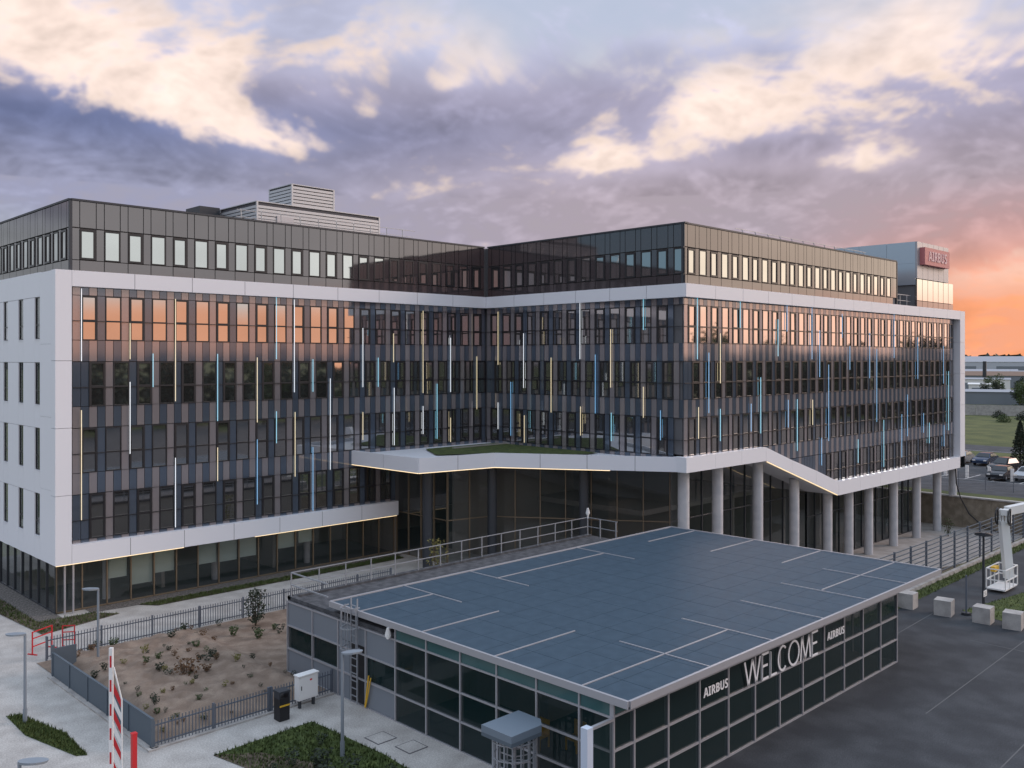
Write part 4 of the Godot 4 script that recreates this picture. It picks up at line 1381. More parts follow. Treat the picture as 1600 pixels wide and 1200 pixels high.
func grass_blades():
	var st := new_st()
	for k in 3:
		var a := k * 2.1
		tri(st, Vector3(cos(a) * 0.012, 0, sin(a) * 0.012), Vector3(-cos(a) * 0.012, 0, -sin(a) * 0.012), Vector3(sin(a) * 0.03, 0.10, cos(a) * 0.03), Vector3(sin(a), 0.5, cos(a)).normalized())
	var mesh := st.commit()
	mesh.surface_set_material(0, M.blade)
	var polys := [PackedVector2Array([Vector2(10.1, 36.2), Vector2(10.5, 36.0), Vector2(11.1, 33.2), Vector2(11.0, 30.8), Vector2(10.7, 31.0), Vector2(10.05, 33.9)]),
		PackedVector2Array([Vector2(13.9, 27.9), Vector2(17.7, 28.05), Vector2(17.9, 24.0), Vector2(17.7, 21.5), Vector2(15.0, 22.0)]),
		PackedVector2Array([Vector2(20.3, 46.9), Vector2(36.5, 46.9), Vector2(36.5, 47.75), Vector2(19.6, 47.75)]),
		PackedVector2Array([Vector2(14.3, 45.7), Vector2(18.3, 46.8), Vector2(17.3, 47.9), Vector2(14.8, 48.0), Vector2(14.8, 60), Vector2(13.2, 60)]),
		PackedVector2Array([Vector2(48.3, 13.6), Vector2(49.2, 17.0), Vector2(55, 16.0), Vector2(66, 13.5), Vector2(60, 8.0), Vector2(50, 8.0)]),
		PackedVector2Array([Vector2(42.6, 19.3), Vector2(75, 19.6), Vector2(75, 20.4), Vector2(42.6, 20.4)])]
	var spots := []
	for q in polys.size():
		var lo: Vector2 = polys[q][0]
		var hi: Vector2 = lo
		for p in polys[q]:
			lo = lo.min(p)
			hi = hi.max(p)
		var want: int = [1500, 4200, 5200, 3000, 4500, 2500][q]
		var tries := 0
		while want > 0 and tries < 60000:
			tries += 1
			var p := Vector2(rng.randf_range(lo.x, hi.x), rng.randf_range(lo.y, hi.y))
			if Geometry2D.is_point_in_polygon(p, polys[q]):
				spots.append(p)
				want -= 1
	var mm := MultiMesh.new()
	mm.transform_format = MultiMesh.TRANSFORM_3D
	mm.mesh = mesh
	mm.instance_count = spots.size()
	for i in spots.size():
		var s := rng.randf_range(0.6, 1.5)
		mm.set_instance_transform(i, Transform3D(Basis(Vector3.UP, rng.randf() * TAU).scaled(Vector3(s, s * rng.randf_range(0.5, 1.2), s)), P(spots[i].x, 0.02, spots[i].y)))
	var g := MultiMeshInstance3D.new()
	g.name = numbered("grass")
	g.multimesh = mm
	add_child(g)
	g.set_meta("kind", "stuff")
	tag(g, "short green grass on the lawns and verges", "grass")

func trees():
	# wood and trees across the open ground that the facades mirror
	var ws := new_st()
	var wr := RandomNumberGenerator.new()
	wr.seed = 31
	for i in 9000:
		var q := wr.randf() * 330.0
		var at := Vector2(-30 + q, -100) if q < 235.0 else Vector2(207, -100 + (q - 235.0) * 1.3)
		at += Vector2(wr.randfn() * 5.0, wr.randfn() * 5.0)
		var p := P(at.x, wr.randf() * (9.0 + 3.5 * sin(q * 0.23) + 2.0 * sin(q * 0.71)) + 0.3, at.y)
		var e := Vector3(wr.randfn(), wr.randfn(), wr.randfn()).normalized() * 1.1
		var f := e.cross(Vector3(wr.randfn(), wr.randfn(), wr.randfn())).normalized() * 0.8
		var n := e.cross(f).normalized()
		quad(ws, p - e, p - f, p + e, p + f, n if n.y > 0 else -n)
	var wood := done(ws, "near_wood", M.leaf_dark, self)
	wood.set_meta("kind", "stuff")
	tag(wood, "dense dark wood across the open asphalt", "wood")
	rng.seed = 5
	var meshes := []
	for k in 3:
		var lobes := []
		for i in 9: lobes.append([Vector3(rng.randfn() * 2.3, 7.0 + rng.randfn() * 2.4, rng.randfn() * 2.3), rng.randf_range(1.6, 3.0)])
		var shape := func(r: RandomNumberGenerator) -> Vector3:
			var l: Array = lobes[r.randi() % lobes.size()]
			var d := Vector3(r.randfn(), r.randfn(), r.randfn()).normalized()
			return l[0] + d * l[1] * pow(r.randf(), 0.4)
		meshes.append(leaf_mesh(1500, shape, 0.42, 60 + k))
	var ts := new_st()
	tube(ts, [Vector3(0, 0, 0), Vector3(0.1, 3.0, 0), Vector3(0, 7.5, 0.1)], [0.32, 0.22, 0.08], 8)
	for a in [0.3, 2.2, 4.4]: tube(ts, [Vector3(0.05, 3.4, 0), Vector3(cos(a) * 1.6, 6.2, sin(a) * 1.6)], [0.13, 0.04], 6)
	var trunk := ts.commit()
	var spots := []
	for i in 34: spots.append(Vector2(-10 + i * 8.6 + rng.randfn() * 2, -92 + rng.randfn() * 7 + i * 0.9))
	for i in 16: spots.append(Vector2(204 + rng.randfn() * 7, -62 + i * 5.2))
	for i in 7: spots.append(Vector2(250 + i * 14 + rng.randfn() * 4, 72 + i * 5 + rng.randfn() * 4))
	for i in spots.size():
		var t := thing("tree", "leafy dark green tree in the row across the open ground", "tree", P(spots[i].x, 0, spots[i].y), rng.randf() * TAU, "trees across the open ground")
		var s := rng.randf_range(0.95, 1.5) if i < 50 else rng.randf_range(0.4, 0.6)
		t.scale = Vector3(s, s * rng.randf_range(0.9, 1.15), s)
		put("crown", meshes[i % 3], M.leaf_dark if i % 3 else M.leaf, t)
		put("trunk", trunk, M.bark, t)

# ---------------------------------------------------------------- street furniture
func lamp(u: float, v: float, h: float, arm: Vector2, label: String):
	var t := thing("street_lamp", label, "lamp post", P(u, 0, v))
	var st := new_st()
	tube(st, [Vector3(0, 0, 0), Vector3(0, 0.5, 0), Vector3(0, 0.52, 0), Vector3(0, h, 0)], [0.075, 0.075, 0.055, 0.045], 12)
	done(st, "pole", M.pole, t)
	st = new_st()
	var d := Vector3(arm.x, 0, -arm.y).normalized()
	var s := d.cross(Vector3.UP)
	var ring := []
	for k in 17:
		var a := TAU * k / 16.0
		ring.append(d * (0.32 + cos(a) * 0.36) + s * sin(a) * 0.17)
	for k in 16:
		tri(st, Vector3(0, h + 0.06, 0) + d * 0.32, Vector3(0, h + 0.03, 0) + ring[k], Vector3(0, h + 0.03, 0) + ring[k + 1], Vector3.UP)
		tri(st, Vector3(0, h - 0.05, 0) + d * 0.32, Vector3(0, h - 0.03, 0) + ring[k] * 0.95, Vector3(0, h - 0.03, 0) + ring[k + 1] * 0.95, Vector3.DOWN)
		quad(st, Vector3(0, h + 0.03, 0) + ring[k], Vector3(0, h + 0.03, 0) + ring[k + 1], Vector3(0, h - 0.03, 0) + ring[k + 1] * 0.95, Vector3(0, h - 0.03, 0) + ring[k] * 0.95, (ring[k] - d * 0.32).normalized())
	done(st, "lamp_head", M.pole, t)

func car(called: String, label: String, at: Vector3, turn: float, paint: Material, tall := 1.0):
	var t := thing(called, label, "car", at, turn, "parked cars")
	# side profile (x forward, y up), half width varies with height
	var prof := [Vector2(-2.1, 0.35), Vector2(-2.15, 0.75), Vector2(-2.05, 0.95), Vector2(-1.75, 1.0), Vector2(-1.2, 1.42 * tall), Vector2(0.3, 1.45 * tall), Vector2(1.0, 1.0), Vector2(1.9, 0.85), Vector2(2.15, 0.68), Vector2(2.15, 0.35)]
	var wide := func(y: float) -> float: return 0.86 if y <= 1.0 else lerpf(0.84, 0.62, (y - 1.0) / (0.45 * tall + 0.001))
	var st := new_st()
	var poly := PackedVector2Array(prof)
	for side in [-1.0, 1.0]:
		var idx := Geometry2D.triangulate_polygon(poly)
		for i in range(0, idx.size(), 3):
			var p := []
			for k in 3:
				var q: Vector2 = poly[idx[i + k]]
				p.append(Vector3(q.x, q.y, side * wide.call(q.y)))
			tri(st, p[0], p[1], p[2], Vector3(0, 0.15, side).normalized())
	for i in prof.size():
		var a: Vector2 = prof[i]
		var c: Vector2 = prof[(i + 1) % prof.size()]
		var d := (c - a).normalized()
		var n := Vector3(-d.y, d.x, 0)
		if n.dot(Vector3((a.x + c.x) * 0.5, (a.y + c.y) * 0.5 - 0.7, 0)) < 0: n = -n
		quad(st, Vector3(a.x, a.y, -wide.call(a.y)), Vector3(c.x, c.y, -wide.call(c.y)), Vector3(c.x, c.y, wide.call(c.y)), Vector3(a.x, a.y, wide.call(a.y)), n)
	done(st, "body", paint, t)
	st = new_st()
	quad(st, Vector3(0.38, 1.39 * tall, -0.58), Vector3(0.98, 1.03, -0.74), Vector3(0.98, 1.03, 0.74), Vector3(0.38, 1.39 * tall, 0.58), Vector3(0.55, 0.83, 0).normalized())
	var wsm := done(st, "windscreen", M.car_glass, t)
	wsm.position = Vector3(0.012, 0.014, 0)
	st = new_st()
	quad(st, Vector3(-1.25, 1.38 * tall, -0.58), Vector3(-1.7, 1.04, -0.74), Vector3(-1.7, 1.04, 0.74), Vector3(-1.25, 1.38 * tall, 0.58), Vector3(-0.6, 0.8, 0).normalized())
	done(st, "rear_window", M.car_glass, t).position = Vector3(-0.012, 0.014, 0)
	for side in [-1.0, 1.0]:
		st = new_st()
		quad(st, Vector3(-1.5, 1.05, side * 0.85), Vector3(0.75, 1.05, side * 0.85), Vector3(0.25, 1.37 * tall, side * 0.68), Vector3(-1.15, 1.37 * tall, side * 0.68), Vector3(0, 0.4, side).normalized())
		done(st, "side_window", M.car_glass, t)
		st = new_st()
		bx(st, Vector3(2.12, 0.62, side * 0.62 - 0.16), Vector3(2.17, 0.76, side * 0.62 + 0.16))
		done(st, "headlight", M.white_paint, t)
		for x in [-1.3, 1.3]:
			st = new_st()
			tube(st, [Vector3(x, 0.32, side * 0.70), Vector3(x, 0.32, side * 0.88)], [0.32, 0.31], 14)
			var wl := done(st, "wheel", M.tyre, t)
			st = new_st()
			tube(st, [Vector3(x, 0.32, side * 0.875), Vector3(x, 0.32, side * 0.89)], [0.19, 0.18], 10)
			done(st, "rim", M.alu, wl)

func furniture():
	lamp(10.4, 35.1, 3.15, Vector2(-0.75, 0.65), "grey lamp post standing in the narrow grass island")
	lamp(14.35, 39.0, 3.35, Vector2(-0.7, 0.7), "grey lamp post rising from the corner of the sandy bank")
	lamp(16.85, 24.9, 3.35, Vector2(0.75, -0.3), "grey lamp post in the lawn beside the pavilion")
	lamp(6.9, 23.7, 3.3, Vector2(0.7, -0.6), "grey lamp post on the paving beside the raised barrier")
	# raised barrier boom with hanging skirt
	var t := thing("raised_barrier", "red and white striped barrier boom raised upright over the paving", "barrier", P(9.75, 0, 25.5))
	var st := new_st()
	bx(st, Vector3(-0.2, 0, -0.2), Vector3(0.2, 1.05, 0.2))
	done(st, "housing", M.white_paint, t)
	st = new_st()
	bx(st, Vector3(-0.07, 0.9, -0.04), Vector3(0.03, 4.98, 0.04))
	done(st, "boom", M.white_paint, t)
	for i in 6:
		st = new_st()
		bx(st, Vector3(-0.045, 1.15 + i * 0.66, 0.038), Vector3(0.005, 1.47 + i * 0.66, 0.046))
		done(st, "red_stripe", M.red, t)
	st = new_st()
	bar(st, Vector3(0.05, 4.45, 0), Vector3(0.27, 3.55, 0), 0.03)
	bar(st, Vector3(0.27, 3.55, 0), Vector3(0.27, 0.9, 0), 0.03)
	done(st, "skirt_frame", M.white_paint, t)
	for i in 9:
		st = new_st()
		var y := 3.75 - i * 0.36
		quad(st, Vector3(0.05, y + 0.28, 0.012), Vector3(0.05, y, 0.012), Vector3(0.255, y - 0.42, 0.012), Vector3(0.255, y - 0.20, 0.012), Vector3(0, 0, 1))
		done(st, "skirt_slat", M.red if i % 2 == 0 else M.white_paint, t)
	t.rotation.y = deg_to_rad(YAW)
	t = thing("red_post", "plain red square post on the paving by the barrier", "post", P(11.0, 0, 27.1))
	st = new_st()
	bx(st, Vector3(-0.07, 0, -0.07), Vector3(0.07, 1.78, 0.07))
	bx(st, Vector3(-0.08, 1.78, -0.08), Vector3(0.08, 1.82, 0.08))
	done(st, "shaft", M.red, t)
	st = new_st()
	bx(st, Vector3(-0.2, 0, -0.2), Vector3(0.2, 0.03, 0.2))
	done(st, "base_plate", M.dark_metal, t)
	# red trestles by the path
	for k in 2:
		t = thing("work_trestle", "red tubular work barrier with rails standing on the path" if k == 0 else "small square red tubular barrier beside the picket fence", "barrier", P(13.5 + k * 1.0, 0.01, 43.2 - k * 0.3), 0.5 if k == 0 else -0.6)
		var w := 1.1 if k == 0 else 0.5
		for x in [-w / 2, w / 2]:
			st = new_st()
			bar(st, Vector3(x, 0, 0), Vector3(x, 1.0, 0), 0.045)
			bar(st, Vector3(x, 0.02, -0.25), Vector3(x, 0.02, 0.25), 0.045)
			done(st, "leg", M.red, t)
		for y in [0.35, 0.7, 0.98]:
			st = new_st()
			bar(st, Vector3(-w / 2, y, 0), Vector3(w / 2, y, 0), 0.04)
			done(st, "rail", M.red, t)
	# white cabinet on legs
	t = thing("electric_cabinet", "white electrical cabinet on two legs in front of picket fence", "cabinet", P(18.35, 0, 29.45), 0.05)
	st = new_st()
	bx(st, Vector3(-0.42, 0.32, -0.16), Vector3(0.42, 1.2, 0.12))
	bx(st, Vector3(-0.45, 1.2, -0.19), Vector3(0.45, 1.24, 0.16))
	done(st, "case", M.white_paint, t)
	st = new_st()
	bx(st, Vector3(-0.38, 0.36, 0.12), Vector3(0.38, 1.16, 0.135))
	var dr := done(st, "door", M.white_paint, t)
	st = new_st()
	bx(st, Vector3(-0.33, 0.7, 0.135), Vector3(-0.30, 0.85, 0.15))
	done(st, "handle", M.black, dr)
	st = new_st()
	bx(st, Vector3(0.05, 0.98, 0.135), Vector3(0.15, 1.04, 0.139))
	done(st, "red_mark", M.red, dr)
	for x in [-0.3, 0.3]:
		st = new_st()
		bx(st, Vector3(x - 0.04, 0, -0.06), Vector3(x + 0.04, 0.32, 0.04))
		done(st, "leg", M.dark_metal, t)
	# bin
	t = thing("litter_bin", "black square litter bin with yellow band by the low fence", "bin", P(17.05, 0, 29.0))
	st = new_st()
	bx(st, Vector3(-0.2, 0, -0.2), Vector3(0.2, 0.82, 0.2))
	done(st, "body", M.black, t)
	st = new_st()
	bx(st, Vector3(-0.22, 1.0, -0.22), Vector3(0.22, 1.07, 0.22))
	for x in [-0.19, 0.19]: bx(st, Vector3(x - 0.02, 0.8, -0.19), Vector3(x + 0.02, 1.0, 0.19))
	done(st, "hood", M.dark_metal, t)
	st = new_st()
	bx(st, Vector3(-0.202, 0.52, 0.2), Vector3(0.202, 0.58, 0.206))
	bx(st, Vector3(0.2, 0.52, -0.2), Vector3(0.206, 0.58, 0.2))
	done(st, "yellow_band", M.yellow, t)
	# caged turnstile by the pavilion
	t = thing("turnstile", "caged full height turnstile with blue grey hood beside pavilion", "turnstile", P(18.55, 0, 18.7))
	st = new_st()
	var hood := PackedVector2Array([Vector2(-0.72, -0.62), Vector2(0.5, -0.62), Vector2(0.8, -0.3), Vector2(0.8, 0.62), Vector2(-0.72, 0.62)])
	slab(st, hood, 2.16, 2.36)
	done(st, "hood", mat(0.15, 0.19, 0.23, 0.45), t)
	st = new_st()
	bx(st, Vector3(-0.72, 2.05, -0.62), Vector3(0.5, 2.16, 0.62))
	done(st, "hood_rim", M.fence_blue, t)
	for k in 16:
		st = new_st()
		var a := TAU * k / 16.0
		bar(st, Vector3(cos(a) * 0.66, 0, sin(a) * 0.58), Vector3(cos(a) * 0.66, 2.06, sin(a) * 0.58), 0.035)
		done(st, "bar", M.galv, t)
	for y in [0.15, 0.6, 1.05, 1.5, 1.95]:
		st = new_st()
		for k in 16:
			var a := TAU * k / 16.0
			var c := TAU * (k + 1) / 16.0
			bar(st, Vector3(cos(a) * 0.67, y, sin(a) * 0.59), Vector3(cos(c) * 0.67, y, sin(c) * 0.59), 0.03)
		done(st, "hoop", M.galv, t)
	st = new_st()
	tube(st, [Vector3(0, 0, 0), Vector3(0, 2.1, 0)], [0.06, 0.06], 10)
	for k in 3:
		for j in 8:
			var a := k * TAU / 3 + 0.4
			bar(st, Vector3(0, 0.3 + j * 0.22, 0), Vector3(cos(a) * 0.5, 0.3 + j * 0.22, sin(a) * 0.5), 0.03)
	done(st, "rotor", M.alu, t)
	for p in [[17.6, 18.0], [18.2, 17.2], [16.9, 18.9]]:
		t = thing("access_post", "slim dark access post on the paving by the turnstile", "post", P(p[0], 0, p[1]), 0.0, "access posts by the turnstile")
		st = new_st()
		bx(st, Vector3(-0.06, 0, -0.06), Vector3(0.06, 1.15, 0.06))
		done(st, "shaft", M.fence_blue, t)
		st = new_st()
		bx(st, Vector3(-0.07, 1.15, -0.07), Vector3(0.07, 1.18, 0.07))
		done(st, "cap", M.galv, t)
	# manhole covers in the paving
	for p in [[18.6, 25.2], [18.9, 23.9]]:
		t = thing("manhole_cover", "square concrete cover set in the paving beside the pavilion", "manhole cover", P(p[0], 0.008, p[1]), 0.0, "covers in the paving")
		st = new_st()
		bx(st, Vector3(-0.4, 0, -0.4), Vector3(0.4, 0.008, 0.4))
		done(st, "frame", M.joint, t)
		st = new_st()
		bx(st, Vector3(-0.36, 0.008, -0.36), Vector3(0.36, 0.014, 0.36))
		done(st, "lid", M.paving, t)
	# concrete blocks
	for p in [[47.9, 19.25, "white concrete cube block next to the rail fence"], [47.85, 17.4, "white concrete cube block standing alone on asphalt before slim post"], [47.85, 15.55, "white concrete cube block in front of the disc lamp post"], [47.8, 14.2, "white concrete cube block at the edge of right lawn"], [47.9, 12.4, "last white concrete cube block past the lawn edge"]]:
		t = thing("concrete_block", p[2], "block", P(p[0], 0.006, p[1]), rng.randf_range(-0.15, 0.15), "concrete blocks across the asphalt")
		st = new_st()
		var s := 0.40
		bx(st, Vector3(-s, 0, -s), Vector3(s, 0.78, s))
		done(st, "cube", M.concrete, t)
	# dark lamp post with disc and small sign
	t = thing("disc_lamp", "dark lamp post with flat disc head and small white sign", "lamp post", P(49.1, 0, 15.95))
	st = new_st()
	tube(st, [Vector3(0, 0, 0), Vector3(0, 4.0, 0)], [0.07, 0.05], 10)
	done(st, "pole", M.dark_metal, t)
	st = new_st()
	tube(st, [Vector3(0, 3.98, 0), Vector3(0, 4.05, 0), Vector3(0, 4.12, 0), Vector3(0, 4.16, 0)], [0.12, 0.42, 0.40, 0.1], 20)
	done(st, "lamp_head", M.dark_metal, t)
	st = new_st()
	bx(st, Vector3(-0.22, 0.98, 0.07), Vector3(0.22, 1.28, 0.09))
	var sp := done(st, "sign_plate", M.white_paint, t)
	st = new_st()
	for i in 3: bx(st, Vector3(-0.16, 1.05 + i * 0.07, 0.09), Vector3(0.14 - i * 0.05, 1.075 + i * 0.07, 0.093))
	done(st, "sign_print", M.fence_blue, sp)
	t = thing("sign_post", "slim grey post on foot between the concrete blocks", "post", P(48.6, 0, 16.6))
	st = new_st()
	tube(st, [Vector3(0, 0, 0), Vector3(0, 2.0, 0)], [0.045, 0.045], 8)
	done(st, "shaft", M.picket, t)
	st = new_st()
	tube(st, [Vector3(0, 0, 0), Vector3(0, 0.12, 0)], [0.25, 0.2], 12)
	done(st, "foot", M.dark_metal, t)
	boom_lift()
	t = thing("black_cable", "thick black cable hanging from building end down to the court", "cable", P(88.6, 0, 31.2))
	st = new_st()
	tube(st, [Vector3(0, 2.9, 0), Vector3(0.05, 1.4, 0.05), Vector3(0.1, 0.1, 0.4), Vector3(0.2, -1.3, 1.1), Vector3(0.3, -2.3, 2.2), Vector3(0.3, -2.7, 3.6)], [0.06, 0.06, 0.06, 0.06, 0.06, 0.06], 8)
	done(st, "cable", M.black, t)
	# cars
	var silver := mat(0.42, 0.44, 0.46, 0.25, 0.5)
	var dark := mat(0.03, 0.034, 0.04, 0.2, 0.3)
	var whitep := mat(0.72, 0.72, 0.72, 0.25)
	car("parked_suv", "tall dark car parked behind the row of cars", P(113.4, 0, 34.6), PI * 0.93, dark, 1.15)
	car("parked_car", "low dark car parked between marker posts facing the retaining wall", P(106.2, 0, 32.7), PI, dark)
	car("silver_car", "silver car parked beside the dark one", P(107.4, 0, 30.4), PI, silver)
	car("mirrored_car", "white car standing on the open asphalt away from building", P(88, 0.006, 4), 0.4, whitep)
	for c in [["red_car", "dark red car parked beyond the silver car", P(113.0, 0, 30.2), mat(0.16, 0.02, 0.02, 0.25, 0.2)], ["blue_car", "dark blue car parked in the far row beside the conifer", P(119.5, 0, 38.6), mat(0.03, 0.05, 0.10, 0.25, 0.3)], ["grey_car", "pale grey car parked in the far row", P(119.5, 0, 41.4), silver], ["pale_car", "white car parked at the end of the far row", P(119.5, 0, 44.2), whitep]]:
		car(c[0], c[1], c[2], PI, c[3])
	for i in 4:
		t = thing("marker_post", "short white marker post at the edge of car park", "post", P(104.9, 0, 38.0 - i * 2.25), 0.0, "white posts along the car park")
		st = new_st()
		bx(st, Vector3(-0.06, 0, -0.16), Vector3(0.06, 1.35, 0.16))
		done(st, "plate", M.white_paint, t)
	t = thing("road_lamp", "tall thin dark lamp column beside the far road", "lamp post", P(133.5, 0, 46.4))
	st = new_st()
	tube(st, [Vector3(0, 0, 0), Vector3(0, 6.5, 0)], [0.09, 0.05], 8)
	done(st, "pole", M.dark_metal, t)
	st = new_st()
	bx(st, Vector3(-0.1, 6.45, -0.1), Vector3(0.7, 6.55, 0.1))
	done(st, "lamp_head", M.dark_metal, t)
	# wire fence by the car park
	t = thing("wire_fence", "thin wire fence with slim posts before the car park", "fence", P(96.0, 0, 21))
	for i in 14:
		st = new_st()
		bar(st, Vector3(0, 0, -i * 2.5), Vector3(0, 1.7, -i * 2.5), 0.05)
		done(st, "post", M.picket, t)
	st = new_st()
	for j in 5: bar(st, Vector3(0, 0.3 + j * 0.33, 0), Vector3(0, 0.3 + j * 0.33, -32.5), 0.014)
	done(st, "wires", M.picket, t)

func boom_lift():
	var t := thing("boom_lift", "white articulated boom lift with its basket lowered to the ground", "boom lift", P(55.3, 0, 17.0))
	t.scale = Vector3.ONE * 1.08
	# basket
	var st := new_st()
	bx(st, Vector3(-0.95, 0.15, -0.45), Vector3(0.95, 0.22, 0.45))
	done(st, "basket_floor", M.white_paint, t)
	for y in [0.65, 1.2]:
		st = new_st()
		for e in [[-0.95, -0.45, 0.95, -0.45], [0.95, -0.45, 0.95, 0.45], [0.95, 0.45, -0.95, 0.45], [-0.95, 0.45, -0.95, -0.45]]:
			bar(st, Vector3(e[0], y, e[1]), Vector3(e[2], y, e[3]), 0.05)
		done(st, "basket_rail", M.white_paint, t)
	for p in [[-0.95, -0.45], [-0.3, -0.45], [0.3, -0.45], [0.95, -0.45], [-0.95, 0.45], [-0.3, 0.45], [0.3, 0.45], [0.95, 0.45]]:
		st = new_st()
		bar(st, Vector3(p[0], 0.2, p[1]), Vector3(p[0], 1.2, p[1]), 0.045)
		done(st, "basket_post", M.white_paint, t)
	st = new_st()
	bx(st, Vector3(-0.4, 0.95, -0.42), Vector3(0.2, 1.2, -0.2))
	done(st, "control_box", M.yellow, t)
	# boom from basket up to the knuckle, second boom back to the chassis
	st = new_st()
	bar(st, Vector3(0.75, 0.5, 0.1), Vector3(0.55, 3.5, -0.1), 0.34, 0.42)
	done(st, "boom", M.white_paint, t)
	st = new_st()
	for z in [-0.22, -0.08, 0.08, 0.22]: bar(st, Vector3(0.55, 3.4, z), Vector3(0.5, 4.1, z), 0.09, 0.28)
	bar(st, Vector3(0.3, 3.95, 0), Vector3(1.0, 3.95, 0), 0.3, 0.3)
	done(st, "knuckle", M.white_paint, t)
	for z in [-0.3, 0.3]:
		st = new_st()
		var last := Vector3(0.3, 3.3, z)
		for k in 9:
			var a := PI * 0.5 + PI * k / 8.0
			var p := Vector3(0.35 + cos(a) * 0.4, 3.75 + sin(a) * 0.42, z)
			bar(st, last, p, 0.06)
			last = p
		done(st, "hose", M.black, t)
	st = new_st()
	bar(st, Vector3(0.8, 4.0, 0), Vector3(6.0, 4.6, 2.4), 0.36, 0.42)
	bar(st, Vector3(6.0, 4.6, 2.4), Vector3(8.5, 1.5, 3.4), 0.4, 0.45)
	done(st, "upper_boom", M.white_paint, t)
	st = new_st()
	bx(st, Vector3(7.2, 0.5, 2.3), Vector3(10.2, 1.6, 4.3))
	done(st, "chassis", M.white_paint, t)
	for p in [[7.7, 2.2], [9.7, 2.2], [7.7, 4.4], [9.7, 4.4]]:
		st = new_st()
		tube(st, [Vector3(p[0], 0.45, p[1] - 0.15), Vector3(p[0], 0.45, p[1] + 0.15)], [0.45, 0.45], 16)
		done(st, "wheel", M.tyre, t)

# ---------------------------------------------------------------- far background
func shed(called: String, label: String, u: float, v: float, w: float, d: float, h: float, turn: float, wall: Material, roof: Material, doors := 0):
	var t := thing(called, label, "building", P(u, 0, v), turn)
	var st := new_st()
	bx(st, Vector3(-w / 2, 0, -d / 2), Vector3(w / 2, h, d / 2))
	done(st, "wall", wall, t)
	st = new_st()
	var a := [Vector3(-w / 2 - 0.3, h, d / 2 + 0.3), Vector3(w / 2 + 0.3, h, d / 2 + 0.3), Vector3(w / 2 + 0.3, h + d * 0.06, 0), Vector3(-w / 2 - 0.3, h + d * 0.06, 0)]
	quad(st, a[0], a[1], a[2], a[3], Vector3(0, 1, 0.12).normalized())
	quad(st, a[3], a[2], Vector3(w / 2 + 0.3, h, -d / 2 - 0.3), Vector3(-w / 2 - 0.3, h, -d / 2 - 0.3), Vector3(0, 1, -0.12).normalized())
	for s in [-1.0, 1.0]: tri(st, Vector3(s * w / 2, h, d / 2), Vector3(s * w / 2, h, -d / 2), Vector3(s * w / 2, h + d * 0.058, 0), Vector3(s, 0, 0))
	done(st, "roof", roof, t)
	for i in doors:
		st = new_st()
		var x := -w / 2 + (i + 0.5) * w / doors
		bx(st, Vector3(x - w / doors * 0.3, 0, d / 2), Vector3(x + w / doors * 0.3, h * 0.72, d / 2 + 0.12))
		done(st, "door", M.grey_panel, t)

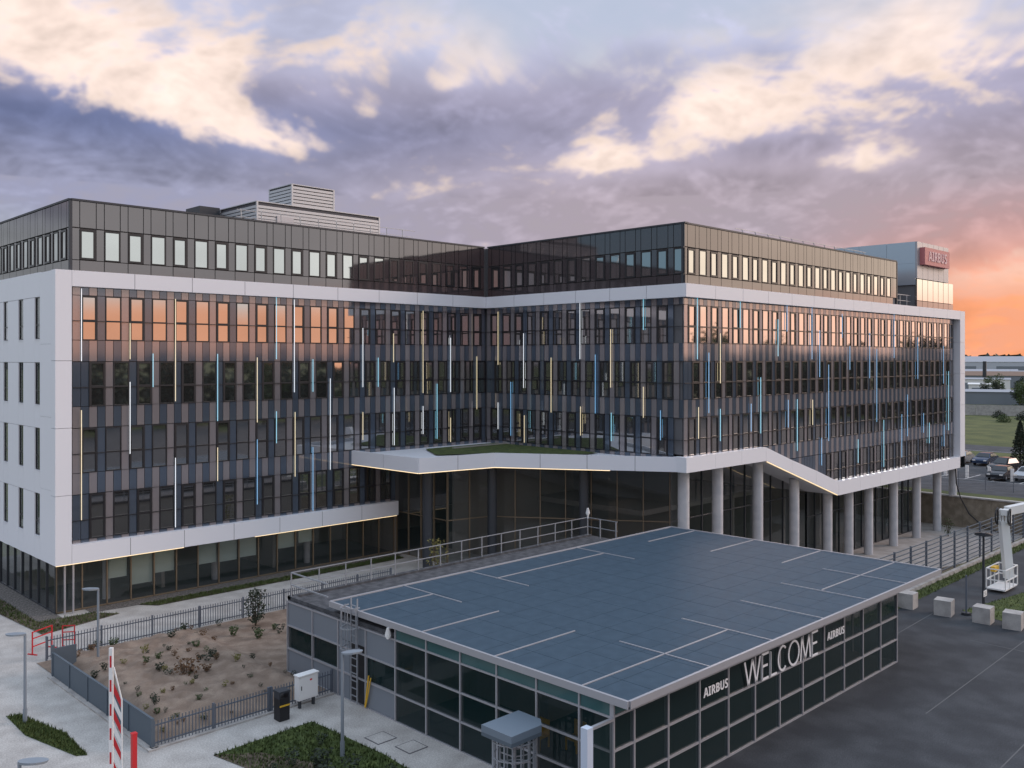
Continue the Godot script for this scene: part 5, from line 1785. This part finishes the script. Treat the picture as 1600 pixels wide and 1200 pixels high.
func background():
	var pale := mat(0.50, 0.53, 0.58, 0.7)
	var brown := mat(0.20, 0.13, 0.09, 0.8)
	var th := -PI / 2 - 0.31 + PI / 2
	# facing the camera: turn so that local z points back towards it
	var turn := PI / 2 + PI - 0.31 - PI
	turn = -(PI / 2 - 0.31)
	shed("hangar", "long pale hangar far away on the horizon", 720, 232, 190, 60, 11, turn, pale, M.galv, 6)
	shed("far_hangar", "second pale hangar on the horizon beyond the first", 900, 340, 200, 60, 12, turn, pale, M.galv, 5)
	shed("warehouse", "grey warehouse with brown roof behind the white house", 455, 146, 60, 30, 5.5, turn, M.grey_panel, brown, 4)
	shed("white_house", "small white flat building beyond the green field", 340, 110, 10, 8, 4.2, turn, M.white_paint, M.white_paint, 2)
	shed("white_annex", "low white shed beside the small white building", 318, 105, 9, 6, 2.6, turn, M.white_paint, M.galv, 1)
	shed("white_store", "white store building with two doors by the far road", 385, 128, 24, 10, 5.0, turn, M.white_paint, M.galv, 2)
	shed("pale_store", "pale flat store in front of the horizon hangars", 560, 185, 40, 20, 6.0, turn, pale, M.galv, 3)
	shed("cream_hall", "cream hall beside the brown roofed warehouse", 480, 128, 30, 16, 6.5, turn, M.concrete, M.galv, 2)
	shed("grey_depot", "low grey depot behind the field wall", 285, 84, 26, 10, 3.6, turn, M.grey_panel, M.galv, 3)
	# wall and hedge across the field
	var t := thing("field_wall", "long pale concrete wall across the green field", "wall", P(228, 0, 60), turn)
	var st := new_st()
	for i in 16: bx(st, Vector3(-40 + i * 5.0, 0, -0.1), Vector3(-40 + i * 5.0 + 4.95, 2.4, 0.1))
	done(st, "wall_panels", M.concrete, t)
	t = thing("dark_chimney", "dark slim chimney stack beside the warehouse", "chimney", P(420, 0, 136))
	st = new_st()
	tube(st, [Vector3(0, 0, 0), Vector3(0, 12, 0)], [0.9, 0.7], 10)
	done(st, "shaft", M.dark_metal, t)
	# far wood along the horizon
	st = new_st()
	var r := RandomNumberGenerator.new()
	r.seed = 9
	for i in 1500:
		var a := deg_to_rad(r.randf_range(-70, 150))
		var dist := r.randf_range(1250, 1700)
		var c := Vector3(cos(a) * dist, 0, -sin(a) * dist)
		var s := r.randf_range(10, 17)
		for k in 5:
			var p := c + Vector3(r.randfn() * s, r.randf_range(0.1, 0.8) * s, r.randfn() * s)
			var e := Vector3(r.randfn(), r.randfn(), r.randfn()).normalized() * s * 0.8
			var f := e.cross(Vector3(r.randfn(), r.randfn(), r.randfn())).normalized() * s * 0.8
			var n := e.cross(f).normalized()
			quad(st, p - e, p - f, p + e, p + f, n if n.y > 0 else -n)
	var o := done(st, "far_wood", M.leaf_dark, self)
	o.set_meta("kind", "stuff")
	tag(o, "dark distant wood along the horizon", "wood")
	# shrubs across the field
	var shape := func(q: RandomNumberGenerator) -> Vector3:
		var d := Vector3(q.randfn(), absf(q.randfn()), q.randfn()).normalized() * pow(q.randf(), 0.5)
		return Vector3(d.x * 2.2, d.y * 2.4, d.z * 2.2)
	var m := leaf_mesh(500, shape, 0.25, 8)
	for i in 16:
		t = thing("field_shrub", "dark shrub at the edge of the green field", "bush", P(200 + r.randf_range(-6, 6) + i * 3.0, 0, 58 + r.randf_range(-10, 16) + i * 1.0), r.randf() * TAU, "shrubs along the field")
		t.scale = Vector3.ONE * r.randf_range(0.4, 0.9)
		put("foliage", m, M.leaf_dark if i % 2 else M.leaf, t)

func _ready():
	rng.seed = 1
	setup_view()
	materials()
	ground()
	office()
	pavilion()
	fences()
	background()
	furniture()
	plants()
